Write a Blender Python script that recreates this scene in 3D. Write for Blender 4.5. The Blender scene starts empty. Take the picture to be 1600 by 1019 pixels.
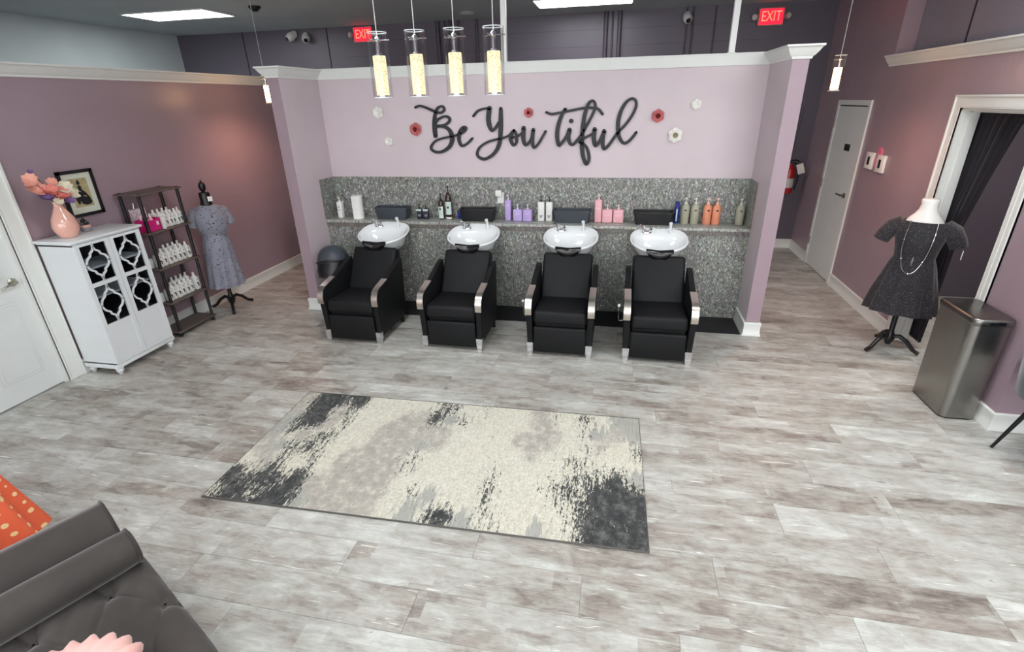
import bpy, bmesh, math, random
from mathutils import Vector, Matrix
import numpy as np
random.seed(7)
PI = math.pi
S = bpy.context.scene
COL = S.collection

# ------------------------------------------------------------ camera
FPX, CYP, PITCH, YAW, ROLL, CAMZ = 793.33, 509.5, -23.928, 12.0745, -1.3773, 2.18
def cam_axes():
    pi, ya, ro = map(math.radians, (PITCH, YAW, ROLL))
    fw = Vector((-math.sin(ya)*math.cos(pi), math.cos(ya)*math.cos(pi), math.sin(pi)))
    rt = Vector((math.cos(ya), math.sin(ya), 0)); up = rt.cross(fw)
    return rt*math.cos(ro)+up*math.sin(ro), up*math.cos(ro)-rt*math.sin(ro), fw
CR, CU, CF = cam_axes()
cd = bpy.data.cameras.new('camera'); cam = bpy.data.objects.new('camera', cd); COL.objects.link(cam)
m = Matrix((CR, CU, -CF)).transposed().to_4x4(); m.translation = (0, 0, CAMZ); cam.matrix_world = m
cd.sensor_fit = 'HORIZONTAL'; cd.sensor_width = 36; cd.lens = FPX*36/1600; cd.clip_start = 0.05; cd.clip_end = 100
S.camera = cam
# a pixel gives a direction; the distance comes from the wall or floor the thing touches
def pix_dir(u, v): return CF+CR*((u-800)/FPX)-CU*((v-CYP)/FPX)
def on_y(u, v, y): d = pix_dir(u, v); return Vector((0, 0, CAMZ))+d*(y/d.y)

# ------------------------------------------------------------ world, exposure
w = bpy.data.worlds.new('world'); S.world = w; w.use_nodes = True
w.node_tree.nodes['Background'].inputs[0].default_value = (1.0, 0.985, 0.965, 1)
w.node_tree.nodes['Background'].inputs[1].default_value = 5.6
S.view_settings.view_transform = 'Standard'; S.view_settings.look = 'None'
S.view_settings.exposure = 0.22; S.view_settings.gamma = 1.0; S.view_settings.use_curve_mapping = False
TROFFER = 18.5      # emission of the ceiling light diffusers
PENDANT = 34.0     # emission of the pendant cores

# ------------------------------------------------------------ materials
def lin(c):
    return tuple(((x/255)/12.92 if x/255 <= .04045 else ((x/255+.055)/1.055)**2.4) for x in c[:3])+(1,)
class NT:
    def __init__(s, name):
        s.m = bpy.data.materials.new(name); s.m.use_nodes = True; s.t = s.m.node_tree; s.n = s.t.nodes
        s.b = s.n['Principled BSDF']; s.out = s.n['Material Output']
    def add(s, typ, **kw):
        n = s.n.new(typ)
        for k, v in kw.items():
            if hasattr(n, k): setattr(n, k, v)
        return n
    def link(s, a, b): s.t.links.new(a, b)
    def inp(s, node, i, v):
        if hasattr(v, 'is_linked') or isinstance(v, bpy.types.NodeSocket): s.link(v, node.inputs[i])
        else: node.inputs[i].default_value = v
    def math(s, op, a, b=0.0, c=None, clamp=False):
        n = s.n.new('ShaderNodeMath'); n.operation = op; n.use_clamp = clamp
        s.inp(n, 0, a); s.inp(n, 1, b)
        if c is not None: s.inp(n, 2, c)
        return n.outputs[0]
    def mix(s, f, a, b, typ='MIX'):
        n = s.n.new('ShaderNodeMix'); n.data_type = 'RGBA'; n.blend_type = typ
        s.inp(n, 0, f); s.inp(n, 6, a); s.inp(n, 7, b); return n.outputs[2]
    def ramp(s, f, stops, interp='LINEAR'):
        n = s.n.new('ShaderNodeValToRGB'); r = n.color_ramp; r.interpolation = interp
        while len(r.elements) < len(stops): r.elements.new(.5)
        for e, (p, c) in zip(r.elements, stops):
            e.position = p; e.color = c if len(c) == 4 else tuple(c)+(1,)
        s.inp(n, 0, f); return n.outputs[0]
    def step(s, v, a, b):
        n = s.n.new('ShaderNodeMapRange'); n.interpolation_type = 'SMOOTHSTEP'
        s.inp(n, 0, v); s.inp(n, 1, a); s.inp(n, 2, b); n.inputs[3].default_value = 0; n.inputs[4].default_value = 1
        return n.outputs[0]
    def noise(s, vec, scale, detail=3, rough=.55, dist=0.0, out=0):
        n = s.n.new('ShaderNodeTexNoise'); s.inp(n, 'Vector', vec); n.inputs['Scale'].default_value = scale
        n.inputs['Detail'].default_value = detail; n.inputs['Roughness'].default_value = rough; n.inputs['Distortion'].default_value = dist
        return n.outputs[out]
    def vor(s, vec, scale, feature='F1', rand=1.0, metric='EUCLIDEAN', out='Distance'):
        n = s.n.new('ShaderNodeTexVoronoi'); n.feature = feature; n.distance = metric
        s.inp(n, 'Vector', vec); n.inputs['Scale'].default_value = scale; n.inputs['Randomness'].default_value = rand
        return n.outputs[out]
    def coord(s, which='Object'):
        if which == 'World': return s.add('ShaderNodeNewGeometry').outputs['Position']
        return s.add('ShaderNodeTexCoord').outputs[which]
    def mapping(s, vec, scale=(1, 1, 1), loc=(0, 0, 0), rot=(0, 0, 0)):
        n = s.n.new('ShaderNodeMapping'); s.inp(n, 0, vec); n.inputs['Scale'].default_value = scale
        s.inp(n, 1, loc); n.inputs['Rotation'].default_value = rot; return n.outputs[0]
    def bump(s, h, strength=.2, dist=.01):
        n = s.n.new('ShaderNodeBump'); n.inputs['Strength'].default_value = strength; n.inputs['Distance'].default_value = dist
        s.link(h, n.inputs['Height']); s.link(n.outputs[0], s.b.inputs['Normal'])
    def base(s, c): s.inp(s.b, 'Base Color', c)
    def rough(s, v): s.inp(s.b, 'Roughness', v)
M = {}
def mat(name, col, rough=.5, metal=0., var=.06, vscale=6., bump=0., bscale=60., spec=.5, sheen=0., coat=0., emit=None, estr=0., which='Object', trans=0.):
    t = NT(name); c = lin(col); co = t.coord(which)
    n = t.noise(co, vscale, 3)
    lo = tuple(x*(1-var) for x in c[:3])+(1,); hi = tuple(min(1, x*(1+var)) for x in c[:3])+(1,)
    t.base(t.ramp(n, [(.3, lo), (.7, hi)])); t.b.inputs['Roughness'].default_value = rough; t.b.inputs['Metallic'].default_value = metal
    t.b.inputs['Specular IOR Level'].default_value = spec
    if sheen: t.b.inputs['Sheen Weight'].default_value = sheen; t.b.inputs['Sheen Roughness'].default_value = .4
    if coat: t.b.inputs['Coat Weight'].default_value = coat; t.b.inputs['Coat Roughness'].default_value = .08
    if bump: t.bump(t.noise(co, bscale, 4), bump, .004)
    if emit: t.b.inputs['Emission Color'].default_value = lin(emit); t.b.inputs['Emission Strength'].default_value = estr
    if trans: t.b.inputs['Transmission Weight'].default_value = trans
    M[name] = t.m; return t.m
def paint(name, col, rough=.42, streak=.12):
    t = NT(name); c = lin(col); co = t.coord('World')
    n = t.noise(co, 1.3, 3)
    t.base(t.ramp(n, [(.3, tuple(x*.95 for x in c[:3])), (.7, tuple(min(1, x*1.05) for x in c[:3]))]))
    t.rough(t.math('ADD', rough-.06, t.math('MULTIPLY', t.noise(t.mapping(co, (14, 14, .9)), 1, 3), .12)))
    h = t.math('ADD', t.noise(t.mapping(co, (22, 22, 1.2)), 1, 3), t.math('MULTIPLY', t.noise(co, 120, 2), .35))
    t.bump(h, streak, .006); M[name] = t.m
def thin_glass(name, tint=(1, 1, 1), refl=.9):
    t = NT(name); t.n.remove(t.b)
    tr = t.add('ShaderNodeBsdfTransparent'); tr.inputs[0].default_value = tint+(1,)
    gl = t.add('ShaderNodeBsdfGlossy'); gl.inputs['Roughness'].default_value = .02
    lw = t.add('ShaderNodeLayerWeight'); lw.inputs[0].default_value = .35
    f = t.math('MULTIPLY', t.math('POWER', lw.outputs['Facing'], 2.2), refl)
    f = t.math('ADD', f, t.math('MULTIPLY', t.noise(t.coord(), 9, 1), .05), clamp=True)
    mx = t.add('ShaderNodeMixShader'); t.link(f, mx.inputs[0]); t.link(tr.outputs[0], mx.inputs[1]); t.link(gl.outputs[0], mx.inputs[2])
    t.link(mx.outputs[0], t.out.inputs[0]); M[name] = t.m

paint('pink', (208, 194, 199), .45, .05)
paint('mauve', (158, 137, 146), .34, .30)
paint('plum', (96, 90, 101), .40, .10)
paint('pale_wall', (196, 208, 208), .6, .05)
paint('ceiling_paint', (165, 175, 178), .8, .05)
mat('post_white', (246, 246, 244), .4, var=.01)
mat('trim_white', (226, 228, 224), .35, var=.02)
paint('lilac_grey', (138, 133, 145), .45, .08)  # lightened from plum to make up for weak light on the upper wall
mat('door_white', (222, 226, 224), .38, var=.02)
mat('cabinet_white', (226, 230, 232), .3, var=.02)
mat('fixture_white', (210, 212, 210), .4)
mat('ceramic', (240, 243, 244), .06, var=.01, coat=1., spec=.6)
mat('black_vinyl', (17, 18, 20), .58, var=.12, bump=.06, bscale=180, spec=.28)
mat('black_gel', (14, 14, 16), .22, spec=.6)
mat('black_plastic', (20, 20, 23), .35)
mat('black_rubber', (20, 20, 24), .7, bump=.2, bscale=150)
mat('black_metal', (22, 22, 24), .4, metal=.3)
mat('black_wood', (20, 19, 21), .35)
mat('chrome', (225, 226, 228), .09, metal=1., var=.02)
mat('brushed', (205, 198, 188), .28, metal=1., var=.05)
mat('nickel', (170, 165, 152), .25, metal=1.)
mat('charcoal_bin', (62, 68, 76), .45)
mat('black_bin', (20, 20, 23), .4)
mat('paper', (238, 238, 234), .85, bump=.3, bscale=90)
mat('letter_black', (22, 23, 28), .5, var=.1)
mat('petal_white', (236, 234, 228), .35)
mat('petal_red', (190, 98, 98), .4, var=.15)
mat('petal_red_dark', (110, 28, 32), .4)
mat('petal_cream_dark', (150, 140, 110), .5)
mat('amber', (52, 30, 18), .12, coat=.6)
mat('label_mint', (205, 222, 214), .6)
mat('label_black', (24, 24, 28), .5)
mat('navy', (38, 42, 58), .3)
mat('blue', (34, 48, 132), .25)
mat('lavender', (186, 164, 218), .35)
mat('lavender_cap', (222, 208, 236), .35)
mat('white_plastic', (232, 232, 228), .35)
mat('pink_bottle', (236, 178, 186), .35)
mat('pink_cap', (246, 214, 216), .35)
mat('sage', (168, 166, 146), .4)
mat('sage_cap', (214, 212, 200), .4)
mat('coral', (226, 148, 116), .4)
mat('coral_cap', (238, 198, 180), .4)
mat('clear_pump', (225, 230, 232), .15)
mat('magenta', (206, 30, 118), .4)
mat('rack_wood', (96, 86, 80), .5, var=.15, vscale=14)
mat('vase_peach', (228, 174, 158), .12, coat=.8)
mat('pot_grey', (150, 146, 148), .6)
mat('leaf', (54, 72, 44), .5)
mat('leaf_dark', (34, 34, 30), .5)
mat('flower_coral', (222, 130, 118), .6)
mat('flower_peach', (232, 166, 148), .6)
mat('flower_cream', (226, 220, 196), .6)
mat('flower_purple', (128, 96, 150), .6)
mat('frame_black', (18, 16, 20), .3)
mat('mat_board', (214, 216, 200), .8)
mat('art_tan', (176, 164, 122), .8, var=.15, vscale=30)
mat('art_black', (22, 20, 24), .7)
mat('silver', (190, 190, 194), .2, metal=1.)
mat('tag_white', (236, 234, 228), .7)
mat('switch_black', (16, 16, 18), .3)
mat('sticker_pink', (226, 120, 150), .4)
mat('ext_red', (176, 26, 28), .25, coat=.5)
mat('ext_label', (206, 206, 204), .5)
mat('seam_dark', (34, 30, 38), .6)
mat('conduit', (74, 66, 80), .45)
mat('velvet', (56, 51, 48), .8, var=.2, vscale=5, sheen=.35, bump=.15, bscale=120)
mat('velvet_piping', (44, 40, 38), .8, sheen=.3)
mat('cushion_pink', (236, 186, 178), .75, sheen=.3, bump=.1, bscale=90)
mat('teal_velvet', (58, 74, 84), .7, sheen=.4)
mat('curtain', (30, 26, 34), .8, var=.15, sheen=.15)
mat('steel_dark', (132, 130, 126), .3, metal=1.)
mat('exit_housing', (150, 130, 130), .5)
mat('exit_face', (210, 20, 40), .4, emit=(255, 26, 60), estr=1.1)
mat('exit_letter', (255, 120, 90), .4, emit=(255, 120, 84), estr=1.5)
mat('lens_dark', (10, 10, 12), .08)
mat('lamp_lens', (210, 206, 196), .2)
mat('mannequin_white', (236, 234, 230), .4)
mat('brown_wall', (150, 140, 130), .6)
thin_glass('glass', (.97, .97, .97), .95)
thin_glass('cabinet_glass', (.80, .82, .84), .5)
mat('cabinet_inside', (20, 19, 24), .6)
mat('clear_bag', (210, 190, 196), .3, var=.5, vscale=60)
def emit_mat(name, col, strength, bub=False):
    t = NT(name); t.b.inputs['Base Color'].default_value = (.1, .1, .1, 1)
    t.b.inputs['Emission Color'].default_value = lin(col)
    n = t.noise(t.coord(), 40, 2)
    if bub:
        v = t.vor(t.coord(), 95)
        f = t.math('ADD', .62, t.math('MULTIPLY', t.step(v, .15, .60), .55))
        t.inp(t.b, 'Emission Strength', t.math('MULTIPLY', f, strength))
    else: t.inp(t.b, 'Emission Strength', t.math('ADD', strength*.98, t.math('MULTIPLY', n, strength*.04)))
    M[name] = t.m
emit_mat('side_fill_glow', (255, 244, 236), 110.)  # glow of the fill lamp added in the side room
emit_mat('diffuser', (251, 252, 253), TROFFER)
emit_mat('diffuser_dim', (251, 252, 253), 11.)
emit_mat('pendant_core', (255, 190, 120), PENDANT, True)
emit_mat('pendant_row_core', (255, 230, 176), 1.05, True)
def m_granite(name, dark, mid, lt, sc=1.):
    t = NT(name); co = t.mapping(t.coord('World'), (1, 1, .5), rot=(0, .5, 0))
    a = t.noise(co, 95*sc, 3, .7, .8); b = t.noise(co, 30*sc, 3, .6); v = t.vor(co, 60*sc, out='Color')
    f = t.math('ADD', t.math('MULTIPLY', a, .8), t.math('MULTIPLY', b, .25))
    c = t.ramp(f, [(.40, lin(dark)), (.475, lin(mid)), (.56, lin(mid)), (.64, lin(lt))])
    t.base(t.mix(.10, c, v, 'OVERLAY')); t.b.inputs['Roughness'].default_value = .32; M[name] = t.m
m_granite('granite', (38, 38, 36), (122, 123, 118), (214, 217, 210))
m_granite('granite_light', (70, 70, 67), (156, 157, 151), (228, 230, 224))
m_granite('granite_edge', (60, 56, 54), (110, 104, 100), (150, 146, 142))
def m_floor():
    t = NT('floor_plank'); pos = t.coord('World'); rnd = t.add('ShaderNodeObjectInfo').outputs['Random']
    off = t.add('ShaderNodeCombineXYZ'); t.link(t.math('MULTIPLY', rnd, 57.), off.inputs[0]); t.link(t.math('MULTIPLY', rnd, 23.), off.inputs[2])
    vadd = t.add('ShaderNodeVectorMath'); vadd.operation = 'ADD'; t.link(pos, vadd.inputs[0]); t.link(off.outputs[0], vadd.inputs[1])
    p = vadd.outputs[0]
    big = t.noise(t.mapping(p, (1.1, 2.6, 1)), 1.5, 4, .6)
    streak = t.noise(t.mapping(p, (2.2, 11, 1)), 2.0, 5, .65, .5)
    fine = t.noise(t.mapping(p, (5, 60, 1)), 3, 4, .6)
    cross = t.noise(t.mapping(p, (40, 4, 1)), 2.4, 3, .6)
    # printed board pieces inside each plank
    cell = t.vor(t.mapping(p, (2.4, 8.7, 0.001)), 1, rand=.75, metric='CHEBYCHEV', out='Color')
    sep = t.add('ShaderNodeSeparateColor'); t.link(cell, sep.inputs[0])
    blotch = t.noise(t.mapping(p, (1, 2.0, 1)), 6.5, 6, .68, .6)
    dv = lambda q, k: t.math('MULTIPLY', t.math('SUBTRACT', q, .5), k)
    f = .5
    for q, k in ((big, .34), (blotch, .38), (streak, .27), (fine, .17), (sep.outputs[0], .10), (rnd, .07)): f = t.math('ADD', f, dv(q, k))
    c = t.ramp(f, [(.30, lin((96, 88, 81))), (.385, lin((136, 128, 121))), (.46, lin((163, 159, 151))), (.54, lin((181, 181, 175))), (.66, lin((208, 210, 205)))])
    warm = t.step(t.noise(t.mapping(p, (1.4, 4, 1)), 1.7, 3), .50, .68)
    c = t.mix(t.math('MULTIPLY', warm, .20), c, lin((160, 143, 132)))
    cg = t.step(cross, .62, .74); area = t.step(t.noise(t.mapping(p, (2, 5, 1)), 1.3, 2), .58, .66)
    c = t.mix(t.math('MULTIPLY', t.math('MULTIPLY', cg, area), .4), c, lin((128, 116, 108)))
    # white scratches and dark knots
    sc = t.step(t.noise(t.mapping(p, (3.2, 46, 1)), 1.5, 3, .55, .8), .665, .72)
    c = t.mix(t.math('MULTIPLY', sc, .75), c, lin((236, 235, 232)))
    kn = t.step(t.noise(t.mapping(p, (9, 34, 1)), 1.15, 3, .5, 1.2), .71, .76)
    c = t.mix(t.math('MULTIPLY', kn, .75), c, lin((84, 72, 64)))
    t.base(c); t.rough(t.math('ADD', .36, t.math('MULTIPLY', streak, .2)))
    t.bump(t.math('ADD', streak, fine), .10, .003); M['floor_plank'] = t.m
m_floor()
mat('floor_sub', (110, 104, 98), .7)
def m_rug():
    t = NT('rug_pile'); at = t.add('ShaderNodeVertexColor'); at.layer_name = 'zone'
    sep = t.add('ShaderNodeSeparateColor'); t.link(at.outputs[0], sep.inputs[0]); D, T, G = sep.outputs[0], sep.outputs[1], sep.outputs[2]
    co = t.coord('Object')
    st = t.noise(t.mapping(co, (26, 4.2, 1)), 1.6, 6, .72, .3); sp = t.noise(co, 60, 4, .7); bl = t.noise(co, 7, 4, .65); mt = t.noise(t.mapping(co, (90, 30, 1)), 1.2, 3, .7)
    cream = t.ramp(sp, [(.3, lin((180, 176, 160))), (.55, lin((208, 205, 190))), (.8, lin((222, 220, 208)))])
    taupe = t.ramp(t.noise(co, 16, 5, .7), [(.3, lin((152, 147, 139))), (.52, lin((172, 167, 158))), (.66, lin((200, 195, 181)))])
    grey = t.ramp(st, [(.3, lin((140, 140, 134))), (.7, lin((178, 178, 170)))])
    dark = t.ramp(t.noise(t.mapping(co, (9, 7, 1)), 2, 5, .75), [(.3, lin((34, 36, 38))), (.5, lin((62, 64, 64))), (.7, lin((110, 110, 106)))])
    n1 = t.math('ADD', t.math('MULTIPLY', bl, .4), t.math('ADD', t.math('MULTIPLY', st, .3), t.math('MULTIPLY', mt, .3)))
    c = t.mix(t.step(t.math('SUBTRACT', t.math('ADD', T, t.math('MULTIPLY', t.math('SUBTRACT', n1, .5), 3.2)), .5), -.25, .25), cream, taupe)
    c = t.mix(t.step(t.math('SUBTRACT', t.math('ADD', G, t.math('MULTIPLY', t.math('SUBTRACT', st, .5), 1.8)), .5), -.06, .06), c, grey)
    n2 = t.math('ADD', t.math('MULTIPLY', st, .52), t.math('MULTIPLY', mt, .48))
    st2 = t.noise(t.mapping(co, (70, 9, 1)), 1.3, 5, .75)
    c = t.mix(t.math('MULTIPLY', t.step(st2, .53, .60), .45), c, lin((168, 166, 154)))
    c = t.mix(t.step(t.math('SUBTRACT', t.math('ADD', D, t.math('MULTIPLY', t.math('SUBTRACT', n2, .5), 3.6)), .52), -.10, .10), c, dark)
    t.base(c); t.b.inputs['Roughness'].default_value = .95; t.bump(sp, .5, .004); M['rug_pile'] = t.m
m_rug()
mat('rug_edge', (92, 90, 86), .9)
def m_dress(name, base, spot, sc, th=.16, base2=None, rough=.75, sheen=.2):
    t = NT(name); co = t.coord('Object'); v = t.vor(co, sc); n = t.noise(co, sc*1.3, 2)
    f = t.step(t.math('ADD', v, t.math('MULTIPLY', n, .25)), th, th+.06)
    b = t.ramp(t.noise(co, 6, 3), [(.3, lin(base)), (.7, lin(base2 or base))])
    t.base(t.mix(f, lin(spot), b)); t.b.inputs['Roughness'].default_value = rough; t.b.inputs['Sheen Weight'].default_value = sheen; M[name] = t.m
m_dress('lavender_print', (126, 127, 141), (44, 42, 56), 34, .32, (146, 147, 160))
m_dress('black_brocade', (34, 31, 37), (92, 86, 94), 80, .34, (24, 22, 27))
def m_polka():
    t = NT('orange_polka'); co = t.coord('UV'); v = t.vor(co, 1, rand=.25)
    t.base(t.mix(t.step(v, .20, .25), lin((240, 206, 150)), lin((226, 98, 62)))); t.b.inputs['Roughness'].default_value = .6; M['orange_polka'] = t.m
m_polka()
def m_brushed_can():
    t = NT('stainless'); co = t.coord('Object'); n = t.noise(t.mapping(co, (160, 160, 1.2)), 2, 2)
    t.base(t.ramp(n, [(.3, lin((146, 144, 140))), (.7, lin((156, 154, 150)))])); t.b.inputs['Metallic'].default_value = 1.
    t.rough(t.math('ADD', .27, t.math('MULTIPLY', n, .05))); M['stainless'] = t.m
m_brushed_can()

# ------------------------------------------------------------ mesh helpers
class MB:
    def __init__(s): s.v = []; s.f = []; s.mi = []; s.cur = 0
    def quad(s, *idx): s.f.append(idx); s.mi.append(s.cur)
    def add(s, verts, faces, M4=None):
        o = len(s.v)
        for p in verts: s.v.append(tuple(M4 @ Vector(p)) if M4 else tuple(p))
        for f in faces: s.f.append(tuple(i+o for i in f)); s.mi.append(s.cur)
        return s
    def box(s, x0, x1, y0, y1, z0, z1, M4=None):
        v = [(x, y, z) for x in (x0, x1) for y in (y0, y1) for z in (z0, z1)]
        return s.add(v, [(0, 1, 3, 2), (4, 6, 7, 5), (0, 4, 5, 1), (2, 3, 7, 6), (0, 2, 6, 4), (1, 5, 7, 3)], M4)
    def rbox(s, x0, x1, y0, y1, z0, z1, r=.01, seg=2, M4=None):
        bm = bmesh.new(); bmesh.ops.create_cube(bm, size=1)
        bmesh.ops.scale(bm, vec=(x1-x0, y1-y0, z1-z0), verts=bm.verts)
        bmesh.ops.translate(bm, vec=((x0+x1)/2, (y0+y1)/2, (z0+z1)/2), verts=bm.verts)
        bmesh.ops.bevel(bm, geom=bm.edges[:], offset=r, segments=seg, profile=.5, affect='EDGES')
        return s.bm(bm, M4)
    def bm(s, bm, M4=None):
        bm.verts.index_update(); s.add([v.co for v in bm.verts], [tuple(v.index for v in f.verts) for f in bm.faces], M4); bm.free(); return s
    def rings(s, rings, cap0=True, cap1=True, closed=True, M4=None):
        n = len(rings[0]); v = [p for r in rings for p in r]; f = []
        for i in range(len(rings)-1):
            for j in range(n if closed else n-1):
                k = (j+1) % n; f.append((i*n+j, i*n+k, (i+1)*n+k, (i+1)*n+j))
        if cap0 and closed: f.append(tuple(range(n))[::-1])
        if cap1 and closed: f.append(tuple((len(rings)-1)*n+j for j in range(n)))
        return s.add(v, f, M4)
    def lathe(s, prof, n=20, c=(0, 0, 0), sx=1, sy=1, M4=None, cap0=True, cap1=True):
        rs = [[(c[0]+r*sx*math.cos(2*PI*j/n), c[1]+r*sy*math.sin(2*PI*j/n), c[2]+z) for j in range(n)] for r, z in prof]
        return s.rings(rs, cap0, cap1, True, M4)
    def tube(s, path, r, n=8, M4=None, closed=False):
        P = [Vector(p) for p in path]; rs = []; m_ = len(P); prev = None
        for i, p in enumerate(P):
            a = P[(i-1) % m_] if closed else P[max(i-1, 0)]; b = P[(i+1) % m_] if closed else P[min(i+1, m_-1)]
            t = (b-a).normalized()
            if prev is None: u = t.orthogonal().normalized()
            else: u = (prev-t*prev.dot(t)).normalized()
            prev = u; w_ = t.cross(u); rr = r[i] if isinstance(r, (list, tuple)) else r
            rs.append([p+(u*math.cos(2*PI*j/n)+w_*math.sin(2*PI*j/n))*rr for j in range(n)])
        if closed: rs.append(rs[0])
        return s.rings(rs, not closed, not closed, True, M4)
    def prism(s, poly, h0, h1, fn=None, M4=None):
        """extrude a 2-D polygon; fn maps (a, b, h) -> xyz"""
        fn = fn or (lambda a, b, h: (a, b, h)); n = len(poly)
        v = [fn(a, b, h0) for a, b in poly]+[fn(a, b, h1) for a, b in poly]
        f = [tuple(range(n))[::-1], tuple(range(n, 2*n))]+[(i, (i+1) % n, n+(i+1) % n, n+i) for i in range(n)]
        return s.add(v, f, M4)
    def ribbon(s, pts, h0, h1, fn, M4=None):
        """flat stroke: pts (a, b, half_width) smoothed, round ends, extruded h0..h1"""
        C = catmull(pts, 6); L = []; R = []
        for i, p in enumerate(C):
            a = C[max(i-1, 0)]; b = C[min(i+1, len(C)-1)]; t = Vector((b[0]-a[0], b[1]-a[1]))
            t = t.normalized() if t.length > 1e-9 else Vector((1, 0)); n = Vector((-t.y, t.x)); L.append((p[0]+n.x*p[2], p[1]+n.y*p[2])); R.append((p[0]-n.x*p[2], p[1]-n.y*p[2]))
        k = len(C); v = []
        for q in range(k):
            for (a, b) in (L[q], R[q]):
                v.append(fn(a, b, h0)); v.append(fn(a, b, h1))
        f = []
        for q in range(k-1):
            o = q*4; e = o+4
            f += [(o+1, o+3, e+3, e+1), (o, e, e+2, o+2), (o, o+1, e+1, e), (o+2, e+2, e+3, o+3)]
        s.add(v, f, M4)
        for e in (C[0], C[-1]):
            s.prism([(e[0]+e[2]*math.cos(2*PI*j/12), e[1]+e[2]*math.sin(2*PI*j/12)) for j in range(12)], h0, h1, fn, M4)
        return s
    def sweep(s, path, prof, closed=False):
        """sweep profile (offset, z) along a horizontal path; offset goes to the right-hand side of travel"""
        n = len(path); rs = []
        for i in range(n):
            p = Vector(path[i]); a = Vector(path[i-1]) if i > 0 else None; b = Vector(path[i+1]) if i < n-1 else None
            def nr(d): d = d.normalized(); return Vector((d.y, -d.x))
            if a is None: m_ = nr(b-p)
            elif b is None: m_ = nr(p-a)
            else:
                n1, n2 = nr(p-a), nr(b-p); m_ = (n1+n2); m_ = m_/(m_.dot(n1))
            rs.append([(p.x+m_.x*o, p.y+m_.y*o, z) for o, z in prof])
        return s.rings(rs, True, True, True)
def catmull(P, k):
    out = []; n = len(P)
    for i in range(n-1):
        p0, p1, p2, p3 = P[max(i-1, 0)], P[i], P[i+1], P[min(i+2, n-1)]
        for j in range(k):
            t = j/k; out.append(tuple(.5*((2*b)+(-a+c)*t+(2*a-5*b+4*c-d)*t*t+(-a+3*b-3*c+d)*t**3) for a, b, c, d in zip(p0, p1, p2, p3)))
    out.append(tuple(P[-1])); return out
def obj(name, mb, mats, parent=None, smooth=True, ang=38, uv=None):
    me = bpy.data.meshes.new(name); me.from_pydata(mb.v, [], mb.f)
    mats = mats if isinstance(mats, (list, tuple)) else [mats]
    for q in mats: me.materials.append(M[q])
    if len(mats) > 1: me.polygons.foreach_set('material_index', mb.mi)
    bm = bmesh.new(); bm.from_mesh(me); bmesh.ops.recalc_face_normals(bm, faces=bm.faces); bm.to_mesh(me); bm.free()
    if smooth:
        me.polygons.foreach_set('use_smooth', [True]*len(me.polygons)); me.set_sharp_from_angle(angle=math.radians(ang))
    me.update(); o = bpy.data.objects.new(name, me); COL.objects.link(o)
    if parent: o.parent = parent
    return o
def tag(o, label, cat, group=None):
    o['label'] = label; o['category'] = cat
    if group: o['group'] = group
    return o
def thing(name, label, cat, loc=(0, 0, 0), rz=0, group=None):
    o = bpy.data.objects.new(name, None); COL.objects.link(o); o.location = loc; o.rotation_euler = (0, 0, rz); o.empty_display_size = .1
    return tag(o, label, cat, group)
def struct(name, mb, mats, parent=None, **k):
    o = obj(name, mb, mats, parent, **k); o['kind'] = 'structure'; return o
def dup(root, loc, rz=None, label=None, group=None):
    r = root.copy(); COL.objects.link(r); r.location = loc
    if rz is not None: r.rotation_euler = (0, 0, rz)
    if label: r['label'] = label
    if group: r['group'] = group
    for ch in list(root.children):
        c = ch.copy(); COL.objects.link(c); c.parent = r
        for g in ch.children:
            d = g.copy(); COL.objects.link(d); d.parent = c
    return r
def T(x=0, y=0, z=0): return Matrix.Translation((x, y, z))
def RX(a): return Matrix.Rotation(a, 4, 'X')
def RY(a): return Matrix.Rotation(a, 4, 'Y')
def RZ(a): return Matrix.Rotation(a, 4, 'Z')

# ------------------------------------------------------------ the setting
XL, XR = -4.675, 2.64            # mauve side walls
xl, xr, WT = -3.331, 1.2956, .126  # inner faces of the wash bay wings
Yf, Yb, Ysh, Zs = 4.944, 5.652, 5.358, .961
YBK, ZC = 8.40, 3.29
YC = 3.563                       # corner where the right wall turns away
floor = struct('floor', MB().box(-7.5, 5.3, -3.2, 8.5, -.12, -.004), 'floor_plank')
PW, PL = .229, 1.22
full = None; prng = random.Random(3)
def plank(x0, x1, y0, y1):
    global full
    w_ = x1-x0; d_ = y1-y0; isfull = abs(w_-PL) < 1e-4 and abs(d_-PW) < 1e-4
    if isfull and full: me = full
    else:
        b = MB(); g = .0007; hx, hy = w_/2-g, d_/2-g; e = .0016
        b.add([(-hx, -hy, -.004), (hx, -hy, -.004), (hx, hy, -.004), (-hx, hy, -.004), (-hx, -hy, -e*.6), (hx, -hy, -e*.6), (hx, hy, -e*.6), (-hx, hy, -e*.6),
               (-hx+e, -hy+e, 0), (hx-e, -hy+e, 0), (hx-e, hy-e, 0), (-hx+e, hy-e, 0)],
              [(0, 1, 5, 4), (1, 2, 6, 5), (2, 3, 7, 6), (3, 0, 4, 7), (4, 5, 9, 8), (5, 6, 10, 9), (6, 7, 11, 10), (7, 4, 8, 11), (8, 9, 10, 11)])
        me = bpy.data.meshes.new('plank'); me.from_pydata(b.v, [], b.f); me.materials.append(M['floor_plank'])
        if isfull: full = me
    o = bpy.data.objects.new('plank', me); COL.objects.link(o); o.parent = floor; o.location = ((x0+x1)/2, (y0+y1)/2, 0)
y = 1.8425-PW*7; row = 0
while y < YBK:
    y1 = min(y+PW, YBK); xa = XL; xb = 3.4 if y1 < YC else XR
    x = XL-((row*.37+prng.random()*.12) % 1)*PL; row += 1
    while x < xb:
        a, b_ = max(x, xa), min(x+PL, xb)
        if b_-a > .03 and y1-y > .02: plank(a, b_, y, y1)
        x += PL
    y += PW
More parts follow.
